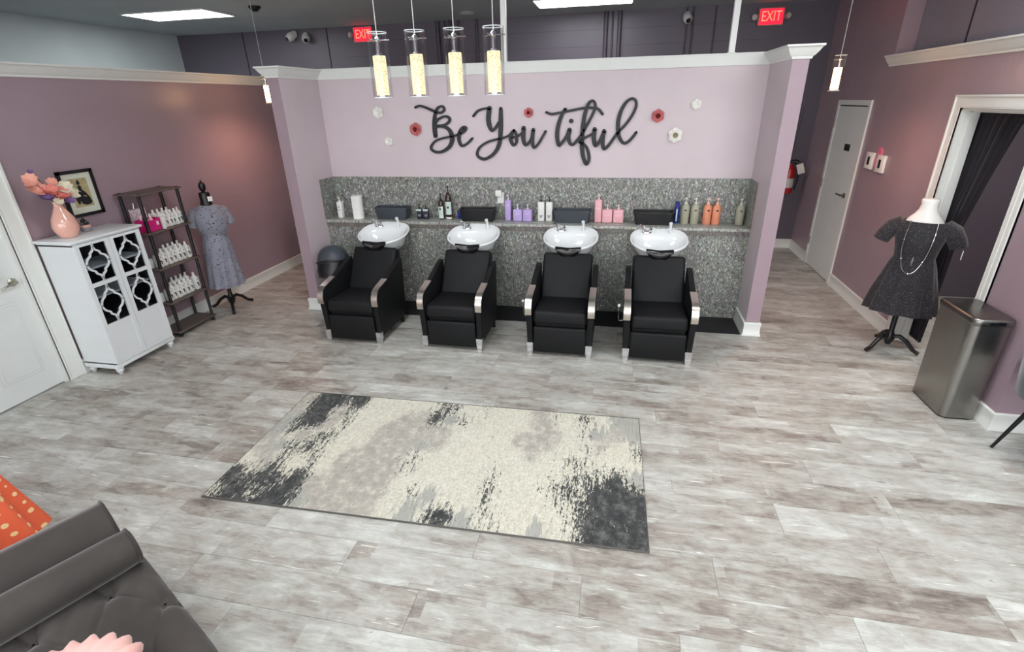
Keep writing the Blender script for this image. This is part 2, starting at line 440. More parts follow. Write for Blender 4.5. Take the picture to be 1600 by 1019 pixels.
struct('ceiling', MB().box(-7.5, 5.3, -3.2, 8.5, ZC, ZC+.1), 'ceiling_paint')
struct('wall_back', MB().box(-7.5, 5.3, YBK, YBK+.12, 0, ZC), 'plum')
struct('wall_left_outer', MB().box(-7.52, -7.4, -3.1, YBK, 0, ZC), 'pale_wall')
struct('wall_right_outer', MB().box(5.2, 5.32, -3.1, YBK, 0, ZC), 'plum')
# storefront behind the viewer: piers, sill and header around open glass
b = MB(); b.box(-7.4, 5.2, -3.1, -2.98, 0, .45); b.box(-7.4, 5.2, -3.1, -2.98, 2.75, ZC)
for x in (-7.4, -4.9, -2.4, .1, 2.6, 5.1): b.box(x, x+.12, -3.1, -2.98, .45, 2.75)
struct('wall_front', b, 'mauve')
struct('window_1', MB().box(-7.4, 5.2, -3.05, -3.04, .45, 2.75), 'cabinet_glass')
# left partition with the doorway
DL0, DL1, DH = 2.10, 3.03, 2.05
b = MB(); b.box(XL-.126, XL, DL1, 7.1, 0, 2.53); b.box(XL-.126, XL, -3.0, DL0, 0, 2.53); b.box(XL-.126, XL, DL0, DL1, DH, 2.53)
struct('wall_left', b, 'mauve')
CROWN = [(0, 2.435), (.012, 2.435), (.016, 2.452), (.030, 2.462), (.034, 2.470), (.046, 2.484), (.056, 2.502), (.064, 2.515), (.070, 2.519), (.075, 2.521), (.075, 2.535), (0, 2.535)]
BASE = [(0, 0), (.024, 0), (.024, .012), (.015, .030), (.013, .100), (.018, .116), (.018, .130), (.010, .136), (0, .136)]
struct('trim_1', MB().sweep([(XL, -3.0), (XL, 7.1)], CROWN), 'trim_white')
struct('baseboard_left', MB().sweep([(XL, 3.19), (XL, 7.1)], BASE), 'trim_white')
# wash bay: middle wall and two wings
struct('wall_center', MB().box(xl, xr, Yb, Yb+WT, 0, 2.53), 'pink')
for nm, x0, pink in (('wall_wing_left', xl-WT, 1), ('wall_wing_right', xr, 0)):
    b = MB(); b.box(x0, x0+WT, Yf, Yb+WT, 0, 2.53); b.mi[pink] = 1
    struct(nm, b, ['mauve', 'pink'])
struct('trim_2', MB().sweep([(xl-WT, Yb+WT), (xl-WT, Yf), (xl, Yf), (xl, Yb)], CROWN), 'trim_white')
struct('trim_3', MB().sweep([(xr, Yb), (xr, Yf), (xr+WT, Yf), (xr+WT, Yb+WT)], CROWN), 'trim_white')
struct('trim_4', MB().box(xl, xr, Yb-.018, Yb, 2.435, 2.527).box(xl, xr, Yb-.026, Yb+WT+.01, 2.527, 2.54), 'trim_white')
struct('baseboard_wing_left', MB().sweep([(xl-WT, Yb+WT), (xl-WT, Yf), (xl, Yf), (xl, Ysh)], BASE), 'trim_white')
struct('baseboard_wing_right', MB().sweep([(xr, Ysh), (xr, Yf), (xr+WT, Yf), (xr+WT, Yb+WT)], BASE), 'trim_white')
# granite lining of the bay: low wall, ledge, splash-back and two side returns
gp = struct('trim_5', MB().box(xl, xr, Ysh+.012, Yb-.001, 0, Zs-.03), 'granite')
b = MB(); b.rbox(xl, xr, Ysh-.006, Yb-.012, Zs-.03, Zs, .004, 2); obj('granite_ledge', b, 'granite_light', gp)
obj('granite_splashback', MB().box(xl+.018, xr-.018, Yb-.016, Yb-.001, Zs, 1.409), 'granite', gp)
obj('granite_return', MB().box(xl, xl+.018, Ysh-.006, Yb-.001, Zs, 1.409), 'granite', gp)
obj('granite_return', MB().box(xr-.018, xr, Ysh-.006, Yb-.001, Zs, 1.409), 'granite', gp)
obj('edge_strip', MB().box(xl, xl+.020, Ysh-.010, Ysh-.006, Zs, 1.412).box(xr-.020, xr, Ysh-.010, Ysh-.006, Zs, 1.412), 'granite_edge', gp)
obj('apron', MB().box(xl, xr, Ysh+.002, Ysh+.012, Zs-.075, Zs-.03), 'granite_edge', gp)
for k in range(1, 5):
    x = xl+(xr-xl)*k/5
    obj('joint', MB().box(x-.0015, x+.0015, Yb-.0168, Yb-.0155, Zs, 1.409), 'granite_edge', gp)
# right partition: opening, then full-height block past y = 6.46
OP0, OP1, OH = 4.12, 5.04, 2.05
b = MB(); b.box(XR, XR+.126, YC, OP0, 0, 2.51); b.box(XR, XR+.126, OP1, 6.46, 0, 2.51); b.box(XR, XR+.126, OP0, OP1, OH, 2.51)
b.box(XR, XR+.16, 6.46, YBK, 0, ZC); b.box(XR+.126, 5.2, YC, YC+.126, 0, 2.51)
struct('wall_right', b, 'mauve')
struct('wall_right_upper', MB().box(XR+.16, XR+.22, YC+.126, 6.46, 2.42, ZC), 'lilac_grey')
CR2 = [(o, z-.02) for o, z in CROWN]
struct('trim_6', MB().sweep([(XR, 6.50), (XR, YC), (5.2, YC)], CR2), 'trim_white')
struct('baseboard_right', MB().sweep([(XR, OP0-.10), (XR, YC), (5.2, YC)], BASE), 'trim_white')
struct('baseboard_right_far', MB().sweep([(XR, 6.683), (XR, OP1+.095)], BASE), 'trim_white')
struct('baseboard_right_end', MB().sweep([(XR, YBK), (XR, 7.65)], BASE), 'trim_white')
struct('baseboard_back', MB().sweep([(-7.4, YBK), (XR, YBK)], BASE), 'trim_white')
# room behind the opening
struct('wall_inner_far', MB().box(4.55, 4.65, YC+.126, 6.46, 0, 2.42), 'plum')
struct('wall_inner_end', MB().box(XR+.126, 4.55, 6.40, 6.46, 0, 2.42), 'plum')
struct('wall_inner_top', MB().box(XR+.126, 4.65, YC+.126, 6.46, 2.42, 2.48), 'ceiling_paint')
struct('trim_7', MB().box(4.535, 4.55, YC+.126, 6.40, 1.60, 1.64).box(4.54, 4.55, YC+.126, 6.40, 1.53, 1.545), 'brown_wall')
# casing and jamb of the opening
def casing(mb, x, face, y0, y1, h, wd, t=.018):
    """three-sided door casing on the plane x, face = +1 / -1 side it stands proud of"""
    def bx(ya, yb, za, zb, tt): mb.box(min(x, x+face*tt), max(x, x+face*tt), ya, yb, za, zb)
    for (a0, a1, tt) in ((0, 1, t*.75), (.12, .42, t), (.0, .08, t*1.05), (.86, 1.0, t*1.35)):
        bx(y0-wd*a1, y0-wd*a0, 0, h+wd*a0, tt); bx(y1+wd*a0, y1+wd*a1, 0, h+wd*a0, tt); bx(y0-wd*a1, y1+wd*a1, h+wd*a0, h+wd*a1, tt)
b = MB(); casing(b, XR, -1, OP0, OP1, OH, .095)
b.box(XR-.002, XR+.128, OP1-.018, OP1+.001, 0, OH).box(XR-.002, XR+.128, OP0-.001, OP0+.018, 0, OH).box(XR-.002, XR+.128, OP0, OP1, OH-.018, OH+.001)
b.box(XR+.06, XR+.10, OP1-.032, OP1-.018, 0, OH-.018).box(XR+.06, XR+.10, OP0+.018, OP0+.032, 0, OH-.018).box(XR+.06, XR+.10, OP0, OP1, OH-.032, OH-.018)
struct('trim_8', b, 'trim_white')
# left door: slab with raised panels, casing, lever
d1 = struct('door_1', MB().box(XL-.055, XL-.02, DL0+.02, DL1-.012, .008, DH-.015), 'door_white')
b = MB(); casing(b, XL, 1, DL0-.02, DL1+.02, DH+.02, .14)
b.box(XL-.126, XL+.002, DL1-.012, DL1+.02, 0, DH).box(XL-.126, XL+.002, DL0-.02, DL0+.02, 0, DH).box(XL-.126, XL+.002, DL0, DL1, DH-.015, DH+.02)
obj('door_casing', b, 'trim_white', d1)
for z0, z1 in ((.20, .78), (.98, 1.86)):
    for y0, y1 in ((DL0+.14, DL0+.415), (DL1-.405, DL1-.13)):
        b = MB(); b.rbox(XL-.022, XL-.010, y0, y1, z0, z1, .0055, 1); b.rbox(XL-.022, XL-.014, y0-.02, y1+.02, z0-.02, z1+.02, .0035, 1)
        obj('door_panel', b, 'door_white', d1)
b = MB(); b.lathe([(.033, 0), (.033, .006), (.024, .012), (.012, .016), (.012, .05)], 16, M4=T(XL-.02, 2.958, .945) @ RY(PI/2))
b.tube([(XL+.026, 2.958, .945), (XL+.032, 2.93, .945), (XL+.034, 2.88, .938), (XL+.03, 2.845, .926)], [.012, .011, .009, .008], 8)
obj('door_handle', b, 'nickel', d1)
# far right door: flat slab, steel frame, lever, hinge, little sign
d2 = struct('door_2', MB().box(XR-.012, XR-.001, 6.745, 7.58, .012, 2.03), 'door_white')
b = MB(); b.box(XR-.02, XR-.0005, 6.683, 6.742, 0, 2.10).box(XR-.02, XR-.0005, 7.583, 7.64, 0, 2.10).box(XR-.0195, XR-.0005, 6.742, 7.583, 2.045, 2.10)
obj('door_frame', b, 'trim_white', d2)
obj('head_gap', MB().box(XR-.004, XR-.0008, 6.742, 7.583, 2.03, 2.045), 'seam_dark', d2)
b = MB(); b.lathe([(.03, 0), (.03, .008), (.012, .012), (.012, .05)], 14, M4=T(XR-.012, 6.83, 1.06) @ RY(-PI/2)); b.tube([(XR-.055, 6.83, 1.06), (XR-.06, 6.87, 1.062), (XR-.06, 6.95, 1.06)], .010, 8)
obj('door_handle', b, 'steel_dark', d2)
obj('room_sign', MB().box(XR-.016, XR-.012, 6.99, 7.145, 1.545, 1.62), 'switch_black', d2)
for z in (.28, 1.05, 1.78):
    obj('hinge', MB().tube([(XR-.026, 7.585, z), (XR-.026, 7.585, z+.10)], .008, 8), 'steel_dark', d2)
# panel joints and conduits on the plum walls above
for x in (-6.16, -4.66): obj('panel_joint', MB().box(x-.010, x+.010, YBK-.004, YBK-.001, 0, ZC), 'seam_dark', bpy.data.objects['wall_back'])
for x, r in ((-2.82, .03), (-2.72, .018), (-2.62, .03), (-2.50, .018), (-2.22, .02), (-.33, .03), (-.24, .014), (-.14, .03), (.76, .012), (.84, .012), (1.13, .010)):
    obj('conduit', MB().tube([(x, YBK-r, .2), (x, YBK-r, ZC)], r, 10), 'conduit', bpy.data.objects['wall_back'])
for z in (2.66, 2.87, 3.08):
    obj('block_course', MB().box(-4.64, 1.9, YBK-.003, YBK-.001, z-.0025, z+.0025), 'conduit', bpy.data.objects['wall_back'])
obj('panel_joint', MB().box(XR+.156, XR+.16, 5.585, 5.605, 2.42, ZC), 'seam_dark', bpy.data.objects['wall_right_upper'])

# ------------------------------------------------------------ ceiling lights
def troffer(x, y, label, group=None, mt='diffuser', made={}):
    if mt in made: return dup(made[mt], (x, y, ZC), 0, label, group)
    t = thing('ceiling_light', label, 'light', (x, y, ZC), 0, group)
    b = MB(); hx, hy = .61, .305
    b.box(-hx, hx, -hy, -hy+.02, -.012, 0).box(-hx, hx, hy-.02, hy, -.012, 0).box(-hx, -hx+.02, -hy, hy, -.012, 0).box(hx-.02, hx, -hy, hy, -.012, 0)
    obj('frame', b, 'fixture_white', t); obj('diffuser', MB().box(-hx+.02, hx-.02, -hy+.02, hy-.02, -.008, -.002), mt, t)
    made[mt] = t; return t
troffer(-5.72, 6.62, 'bright flat panel light in ceiling beyond left partition')
troffer(-.58, 7.43, 'bright flat panel light in ceiling behind the wash wall', mt='diffuser_dim')
il = thing('fill_lamp', 'added unseen fill lamp brightening the side room behind the curtain', 'light', (3.7, 5.0, 2.42)); obj('rim', MB().lathe([(.17, 0), (.17, -.03), (.15, -.035)], 28), 'fixture_white', il); obj('diffuser', MB().lathe([(.148, -.034), (.12, -.055), (.05, -.066), (.0, -.068)], 28), 'side_fill_glow', il)  # added fill lamp, unseen, to lift the dark side room
for x, y in ((-1.7, 3.0), (1.85, 3.3), (-1.7, .3), (1.15, .6), (3.2, 1.7), (1.15, -2.0), (-1.7, -2.2)):
    troffer(x, y, 'flat panel light in ceiling over the main floor', 'panel lights over the main floor')

# ------------------------------------------------------------ wash chairs
tag(obj('floor_mat', MB().rbox(-3.27, 1.262, 4.935, 5.338, 0, .012, .005, 2), 'black_rubber'), 'long black rubber mat on floor against the granite wash wall', 'mat')
CY0 = 4.15
def make_wash_chair(label):
    t = thing('wash_chair', label, 'salon chair', (0, 0, 0), 0, 'wash chairs along the granite wall')
    yz = lambda a, b, h: (h, a, b)
    for s in (-1, 1):
        prof = [(.035, .10), (.012, .42), (.02, .50), (.05, .545), (.10, .562), (.27, .592), (.60, .690), (.665, .702), (.675, .69), (.655, .085), (.60, .07), (.08, .07)]
        b = MB(); bm = bmesh.new()
        P0 = [bm.verts.new((0, a, z)) for a, z in prof]; bm.faces.new(P0)
        r = bmesh.ops.extrude_face_region(bm, geom=bm.faces[:]); bmesh.ops.translate(bm, vec=(.052, 0, 0), verts=[v for v in r['geom'] if isinstance(v, bmesh.types.BMVert)])
        bmesh.ops.recalc_face_normals(bm, faces=bm.faces)
        bmesh.ops.bevel(bm, geom=bm.edges[:], offset=.007, segments=2, profile=.5, affect='EDGES')
        for v in bm.verts:
            v.co.x = s*(.243+v.co.x+.012*min(1, v.co.z/.5))
        b.bm(bm); arm = obj('side_panel', b, 'black_vinyl', t)
        # chrome armrest strip wrapping the front of the arm
        strip = [(.000, .405), (-.004, .44), (-.002, .475), (.010, .51), (.032, .542), (.066, .562), (.12, .575), (.27, .602)]
        inner = [(.27, .590), (.12, .563), (.075, .551), (.045, .533), (.024, .505), (.012, .472), (.009, .44), (.012, .405)]
        b = MB(); x0, x1 = sorted((s*.252, s*.312)); b.prism(strip+inner, x0, x1, yz); obj('armrest_strip', b, 'brushed', arm, ang=60)
        b = MB(); x0, x1 = sorted((s*.252, s*.29)); xm = (x0+x1)/2
        b.rings([[(xm+q*wx, .018+e*.032*k2, z) for q, e in ((-1, 0), (1, 0), (1, 1), (-1, 1))] for wx, k2, z in ((.020, 1, 0), (.027, 1.3, .06), (.030, 1.5, .125))]); obj('leg', b, 'chrome', t)
        b = MB(); b.lathe([(.02, .09), (.02, .0)], 10, c=(xm, .60, 0)); obj('leg', b, 'black_metal', t)
    b = MB(); b.rbox(-.243, .243, .02, .52, -.065, .065, .035, 4, T(0, 0, .378) @ RX(-.06)); obj('seat', b, 'black_vinyl', t)
    b = MB(); b.rbox(-.238, .238, .012, .05, .035, .285, .016, 3); obj('footrest', b, 'black_vinyl', t)
    b = MB(); b.box(-.225, .225, .06, .60, .06, .33); obj('seat_base', b, 'black_plastic', t)
    ang = math.atan2(.26, .40)
    b = MB(); b.rbox(-.243, .243, -.055, .055, 0, .47, .03, 4, T(0, .505, .375) @ RX(-ang)); bk = obj('backrest', b, 'black_vinyl', t)
    b = MB(); b.box(-.16, .16, .05, .075, .12, .40, T(0, .505, .375) @ RX(-ang)); obj('back_plate', b, 'black_plastic', bk)
    # basin column
    b = MB(); b.rbox(-.12, .12, .84, 1.08, .014, .74, .03, 3); obj('basin_column', b, 'black_plastic', t)
    # ceramic basin
    n = 44; rim = lambda y: .838+(y-.72)*.245
    def ring(sx, sy, yc, zf, notch=0., flat=2.5):
        R = []
        for j in range(n):
            a = 2*PI*j/n; c, s_ = math.cos(a), math.sin(a)
            fl = flat if s_ > 0 else 2.15
            x = sx*math.copysign(abs(c)**(2/fl), c); yy = yc+sy*math.copysign(abs(s_)**(2/fl), s_)
            g = math.exp(-(x/.085)**2)*max(0, -s_)
            R.append((x*1.06, .95+(yy-.95)*1.03+.015*notch*g, zf(yy)-.022*notch*g))
        return R
    K = lambda z: (lambda y: z)
    R = [ring(.11, .10, .97, K(.70)), ring(.165, .150, .965, K(.715)), ring(.205, .185, .96, K(.765)), ring(.232, .208, .955, lambda y: rim(y)-.062), ring(.250, .226, .95, lambda y: rim(y)-.030, .6), ring(.263, .238, .95, lambda y: rim(y)-.012, 1),
         ring(.266, .241, .95, lambda y: rim(y)-.002, 1), ring(.262, .237, .95, lambda y: rim(y)+.005, 1), ring(.250, .226, .95, lambda y: rim(y)+.005, 1), ring(.240, .216, .948, lambda y: rim(y)-.004, 1),
         ring(.232, .176, .915, lambda y: rim(y)-.016, .8), ring(.222, .164, .912, lambda y: rim(y)-.05, .3), ring(.19, .135, .915, lambda y: rim(y)-.12), ring(.10, .08, .92, lambda y: rim(y)-.165), ring(.015, .015, .935, lambda y: rim(y)-.172)]
    bs = obj('basin', MB().rings(R), 'ceramic', t, ang=60)
    b = MB(); b.lathe([(.022, 0), (.022, .004), (.012, .006)], 14, c=(0, .935, rim(.935)-.170)); obj('drain', b, 'chrome', bs)
    # neck rest
    pts = []; R = []
    for k in range(13):
        a = -1+2*k/12; x = a*.126; z = rim(.72)+.010-.016*math.exp(-(x/.085)**2); y_ = .694+.018*math.exp(-(x/.085)**2)
        hh = .095*(1-.62*abs(a)**2.2)
        R.append([(x, y_+.018, z+.010), (x, y_-.006, z+.012), (x, y_-.022, z-.006), (x*.92, y_-.026, z-hh*.6), (x*.85, y_-.012, z-hh), (x*.9, y_+.006, z-hh), (x, y_+.02, z-.02)])
    obj('neck_rest', MB().rings(R), 'black_gel', t, ang=60)
    # mixer tap and spray
    zt = rim(1.12)-.012
    b = MB(); b.lathe([(.052, -.004), (.05, .006), (.03, .014)], 20, c=(-.115, 1.105, zt), sy=.55); b.lathe([(.017, .0), (.017, .045), (.022, .05), (.022, .066), (.012, .072)], 14, c=(-.145, 1.105, zt))
    b.tube([(-.085, 1.105, zt), (-.085, 1.10, zt+.045), (-.08, 1.07, zt+.06), (-.075, 1.035, zt+.045)], [.013, .012, .010, .009], 10); tap = obj('mixer_tap', b, 'chrome', t)
    b = MB(); b.tube([(-.15, 1.105, zt+.066), (-.185, 1.09, zt+.078)], [.007, .009], 8); obj('tap_lever', b, 'chrome', tap)
    b = MB(); b.lathe([(.02, 0), (.018, .02), (.012, .025)], 14, c=(.115, 1.11, zt)); b.tube([(.115, 1.11, zt+.02), (.115, 1.105, zt+.07), (.112, 1.085, zt+.10)], [.011, .014, .018], 10); obj('spray_head', b, 'clear_pump', t)
    # recline lever with a white knob at the outer left side
    b = MB(); b.tube([(-.31, .20, .32), (-.345, .20, .315), (-.352, .17, .36), (-.352, .15, .47)], .006, 8); lv = obj('recline_lever', b, 'chrome', t)
    b = MB(); b.lathe([(.004, 0), (.014, .006), (.015, .018), (.006, .028)], 12, c=(-.352, .15, .468)); obj('lever_knob', b, 'white_plastic', lv)
    return t
ch = make_wash_chair('black wash chair with white basin next to the black hood dryer')
ch.location = (-2.507, CY0, 0)
dup(ch, (-1.487, CY0+.01, 0), 0, 'black wash chair with white basin below the black bin beside amber bottles')
dup(ch, (-.46, CY0+.02, 0), 0, 'black wash chair with white basin below the grey bin beside pink bottles')
dup(ch, (.412, CY0+.03, 0), 0, 'black wash chair with white basin below the black bin beside the blue bottle')

# black hood dryer squeezed between the wing and the first chair
h = thing('hood_dryer', 'black domed hood dryer on a stand beside the left wing wall', 'hair dryer', (-3.06, 4.93, 0), math.radians(35))
HM = T(0, 0, .58) @ RY(.10) @ RX(-.35)
b = MB(); prof = [(.15, -.10), (.168, -.04), (.172, .02), (.160, .09), (.128, .145), (.08, .178), (.02, .19)]; b.lathe(prof, 26, M4=HM, sy=1.05); obj('hood', b, 'charcoal_bin', h, ang=70)
b = MB(); b.tube([tuple(HM @ Vector((.176*math.cos(a), .184*math.sin(a), .0))) for a in [2*PI*k/24 for k in range(24)]], .014, 8, closed=True); obj('hood_rim', b, 'black_plastic', h)
b = MB(); b.lathe([(.174, -.02), (.18, -.09), (.168, -.16), (.12, -.17)], 26, M4=HM, sy=1.05); obj('visor', b, 'black_plastic', h)
b = MB(); b.tube([(0, .02, .03), (0, .02, .50)], .018, 10); obj('pole', b, 'chrome', h)
b = MB(); b.lathe([(.13, 0), (.13, .02), (.05, .035), (.02, .04)], 22); obj('base', b, 'black_plastic', h)

# ------------------------------------------------------------ ledge goods
def pump(mb, z, r, hgt, side=-1):
    mb.lathe([(r*.95, z), (r*.95, z+.014), (r*.35, z+.018), (r*.30, z+hgt*.6)], 12)
    mb.rbox(-r*.55, r*.55, -r*.45, r*.45, z+hgt*.6, z+hgt*.85, .002, 1)
    mb.tube([(0, 0, z+hgt*.74), (side*r*1.0, -r*.9, z+hgt*.74), (side*r*1.25, -r*1.25, z+hgt*.62)], [r*.28, r*.25, r*.2], 7)
def bottle(name, label, cat, x, y_, w_, d_, h_, mbody, mcap, kind='square', pumph=.06, group=None, marks=(), cap='pump', rz=None, z=Zs):
    t = thing(name, label, cat, (x, y_, z), random.uniform(-.12, .12) if rz is None else rz, group)
    b = MB(); r = min(w_, d_)/2
    if kind == 'square': b.rbox(-w_/2, w_/2, -d_/2, d_/2, 0, h_, min(.012, r*.4), 3)
    else: b.lathe([(r*.9, 0), (r, .006), (r, h_*.78), (r*.93, h_*.87), (r*.7, h_*.95), (r*.4, h_), (r*.3, h_)], 18)
    bd = obj('body', b, mbody, t)
    b = MB()
    if cap == 'pump': pump(b, h_-.001, max(.010, r*.42), pumph)
    else: b.lathe([(r*.8, h_-.002), (r*.8, h_+pumph), (r*.6, h_+pumph+.004)], 14)
    obj('pump' if cap == 'pump' else 'cap', b, mcap, t)
    for nm, mm, z0, z1, fw in marks:
        b = MB()
        if kind == 'square': b.box(-w_/2*fw, w_/2*fw, -d_/2-.0008, -d_/2+.0005, z0*h_, z1*h_)
        else:
            a0 = 1.15*fw; R_ = [[((r+.0007)*math.sin(a), -(r+.0007)*math.cos(a), zz) for a in [-a0+2*a0*k/8 for k in range(9)]] for zz in (z0*h_, z1*h_)]
            b.rings(R_, False, False, False)
        obj(nm, b, mm, bd)
    return t
bottle('pump_bottle', 'white square pump bottle beside the paper towel roll', 'bottle', -3.19, 5.47, .062, .062, .19, 'white_plastic', 'white_plastic', marks=(('label', 'label_black', .50, .53, .55), ('print', 'switch_black', .68, .72, .35)))
p = thing('paper_towel', 'roll of white paper towel standing on the granite ledge', 'paper towel', (-2.965, 5.47, Zs), .2)
b = MB(); b.lathe([(.02, .003), (.058, .003), (.058, .262), (.02, .262)], 24); obj('roll', b, 'paper', p)
b = MB(); b.rings([[(-.058, -.02, .003), (-.058, -.02, .26)], [(-.05, -.055, .003), (-.052, -.05, .26)], [(-.02, -.068, .003), (-.024, -.062, .26)], [(.01, -.066, .003), (.004, -.062, .26)]], False, False, False); obj('loose_sheet', b, 'paper', p)
b = MB(); b.lathe([(.07, 0), (.07, .003)], 20).lathe([(.006, 0), (.006, .272), (.010, .276), (.006, .284)], 10); obj('holder', b, 'chrome', p)
def ledge_bin(x, y_, label, mt, rz=0., dx=0.):
    b = MB(); w_, d_, h_, th, fl = .200, .078, .135, .006, .88
    def rr(sx, sy, z, r=.02):
        return [(cx*(sx-r)+r*math.cos(a), cy*(sy-r)+r*math.sin(a), z) for (cx, cy, a0) in ((1, 1, 0), (-1, 1, PI/2), (-1, -1, PI), (1, -1, 3*PI/2)) for a in [a0+PI/2*k/3 for k in range(4)]]
    b.rings([rr(w_*fl, d_*fl, 0), rr(w_, d_, h_-.012), rr(w_+.006, d_+.006, h_-.012), rr(w_+.006, d_+.006, h_), rr(w_-th, d_-th, h_), rr(w_*fl-th, d_*fl-th, .006)])
    o = obj('storage_bin', b, mt); o.location = (x, y_, Zs); o.rotation_euler = (0, 0, rz); tag(o, label, 'bin', 'bins on the granite ledge')
ledge_bin(-2.548, 5.50, 'charcoal grey plastic bin on ledge beside the paper towel', 'charcoal_bin', -.03)
ledge_bin(-1.53, 5.50, 'black plastic bin on ledge between amber and lavender bottles', 'black_bin', .02)
ledge_bin(-.487, 5.52, 'charcoal grey plastic bin on ledge between white and pink bottles', 'charcoal_bin', 0)
ledge_bin(.362, 5.515, 'black plastic bin on ledge beside the blue bottle', 'black_bin', 0)
for k, x in enumerate((-2.221, -2.145)):
    bottle('pump_bottle', 'small navy pump bottle, of the pair the one nearer the '+('charcoal bin', 'amber bottles')[k], 'bottle', x, 5.50, .06, .045, .12, 'navy', 'black_plastic', group='navy pump bottles', pumph=.055,
           marks=(('label', 'label_mint', .80, .97, .98), ('print', 'fixture_white', .40, .44, .6), ('print', 'fixture_white', .30, .33, .5)))
bottle('pump_bottle', 'shorter amber pump bottle with mint label', 'bottle', -1.968, 5.52, .064, .064, .215, 'amber', 'black_plastic', 'round', .085, marks=(('label', 'label_mint', .06, .68, .95), ('emblem', 'label_black', .50, .60, .25)))
bottle('pump_bottle', 'taller amber pump bottle with mint label', 'bottle', -1.88, 5.53, .074, .074, .285, 'amber', 'black_plastic', 'round', .10, marks=(('label', 'label_mint', .20, .70, .95), ('emblem', 'label_black', .44, .52, .25), ('band', 'white_plastic', .02, .10, .95)))
bottle('spray_bottle', 'small blue and white bottle half hidden behind the black bin', 'bottle', -1.775, 5.60, .055, .04, .085, 'blue', 'white_plastic', pumph=.07)
LG = 'lavender pump bottles'; PG = 'pink pump bottles'
bottle('pump_bottle', 'tall lavender pump bottle below the wall socket', 'bottle', -1.193, 5.53, .066, .05, .225, 'lavender', 'lavender_cap', pumph=.07, group=LG, marks=(('print', 'lavender_cap', .72, .75, .6),))
for x, q in ((-1.083, 'tall lavender bottle'), (-.972, 'white bottles')): bottle('pump_bottle', 'short wide lavender pump bottle next to the '+q, 'bottle', x, 5.51, .102, .062, .13, 'lavender', 'lavender_cap', pumph=.065, group=LG, marks=(('print', 'lavender_cap', .62, .66, .4),))
for x, q in ((-.827, 'lavender bottles'), (-.737, 'charcoal bin')): bottle('pump_bottle', 'tall white bottle with black pump next to the '+q, 'bottle', x, 5.54, .072, .05, .21, 'white_plastic', 'black_plastic', pumph=.07, group='white bottles with black pumps', marks=(('print', 'conduit', .28, .31, .6), ('print', 'conduit', .20, .25, .3)))
bottle('pump_bottle', 'tall pale pink pump bottle on ledge', 'bottle', -.209, 5.55, .075, .055, .24, 'pink_bottle', 'pink_cap', pumph=.07, group=PG, marks=(('print', 'pink_cap', .60, .63, .5),))
for x, q in ((-.113, 'tall pink bottle'), (.002, 'black bin')): bottle('pump_bottle', 'short wide pale pink pump bottle on the side of the '+q, 'bottle', x, 5.54, .108, .066, .14, 'pink_bottle', 'pink_cap', pumph=.06, group=PG, marks=(('print', 'pink_cap', .55, .58, .5),))
bottle('tall_bottle', 'slim dark blue bottle beside the black bin', 'bottle', .602, 5.585, .052, .052, .19, 'blue', 'blue', 'round', .03, cap='cap', marks=(('label', 'label_mint', .12, .78, .22),))
for x, q in ((.684, 'blue bottle'), (.780, 'coral bottles')): bottle('pump_bottle', 'grey green round pump bottle next to the '+q, 'bottle', x, 5.57, .085, .085, .205, 'sage', 'sage_cap', 'round', .075, group='grey green pump bottles', marks=(('emblem', 'conduit', .66, .74, .22),))
for x, q in ((.902, 'grey green pair'), (.992, 'single grey green bottle')): bottle('pump_bottle', 'coral round pump bottle on the side of the '+q, 'bottle', x, 5.57, .085, .085, .205, 'coral', 'coral_cap', 'round', .075, group='coral pump bottles', marks=(('emblem', 'seam_dark', .66, .74, .22),))
bottle('pump_bottle', 'single grey green pump bottle at the end of the ledge', 'bottle', 1.222, 5.57, .085, .085, .205, 'sage', 'sage_cap', 'round', .075, marks=(('emblem', 'conduit', .66, .74, .22),))
o = thing('wall_socket', 'white wall socket with plugged adapter on the granite splashback', 'socket', (-1.30, Yb-.016, 1.19))
obj('cover_plate', MB().rbox(-.038, .038, -.008, 0, -.062, .062, .003, 1), 'white_plastic', o)
obj('adapter', MB().rbox(-.05, .02, -.05, -.008, .02, .088, .006, 2), 'white_plastic', o)

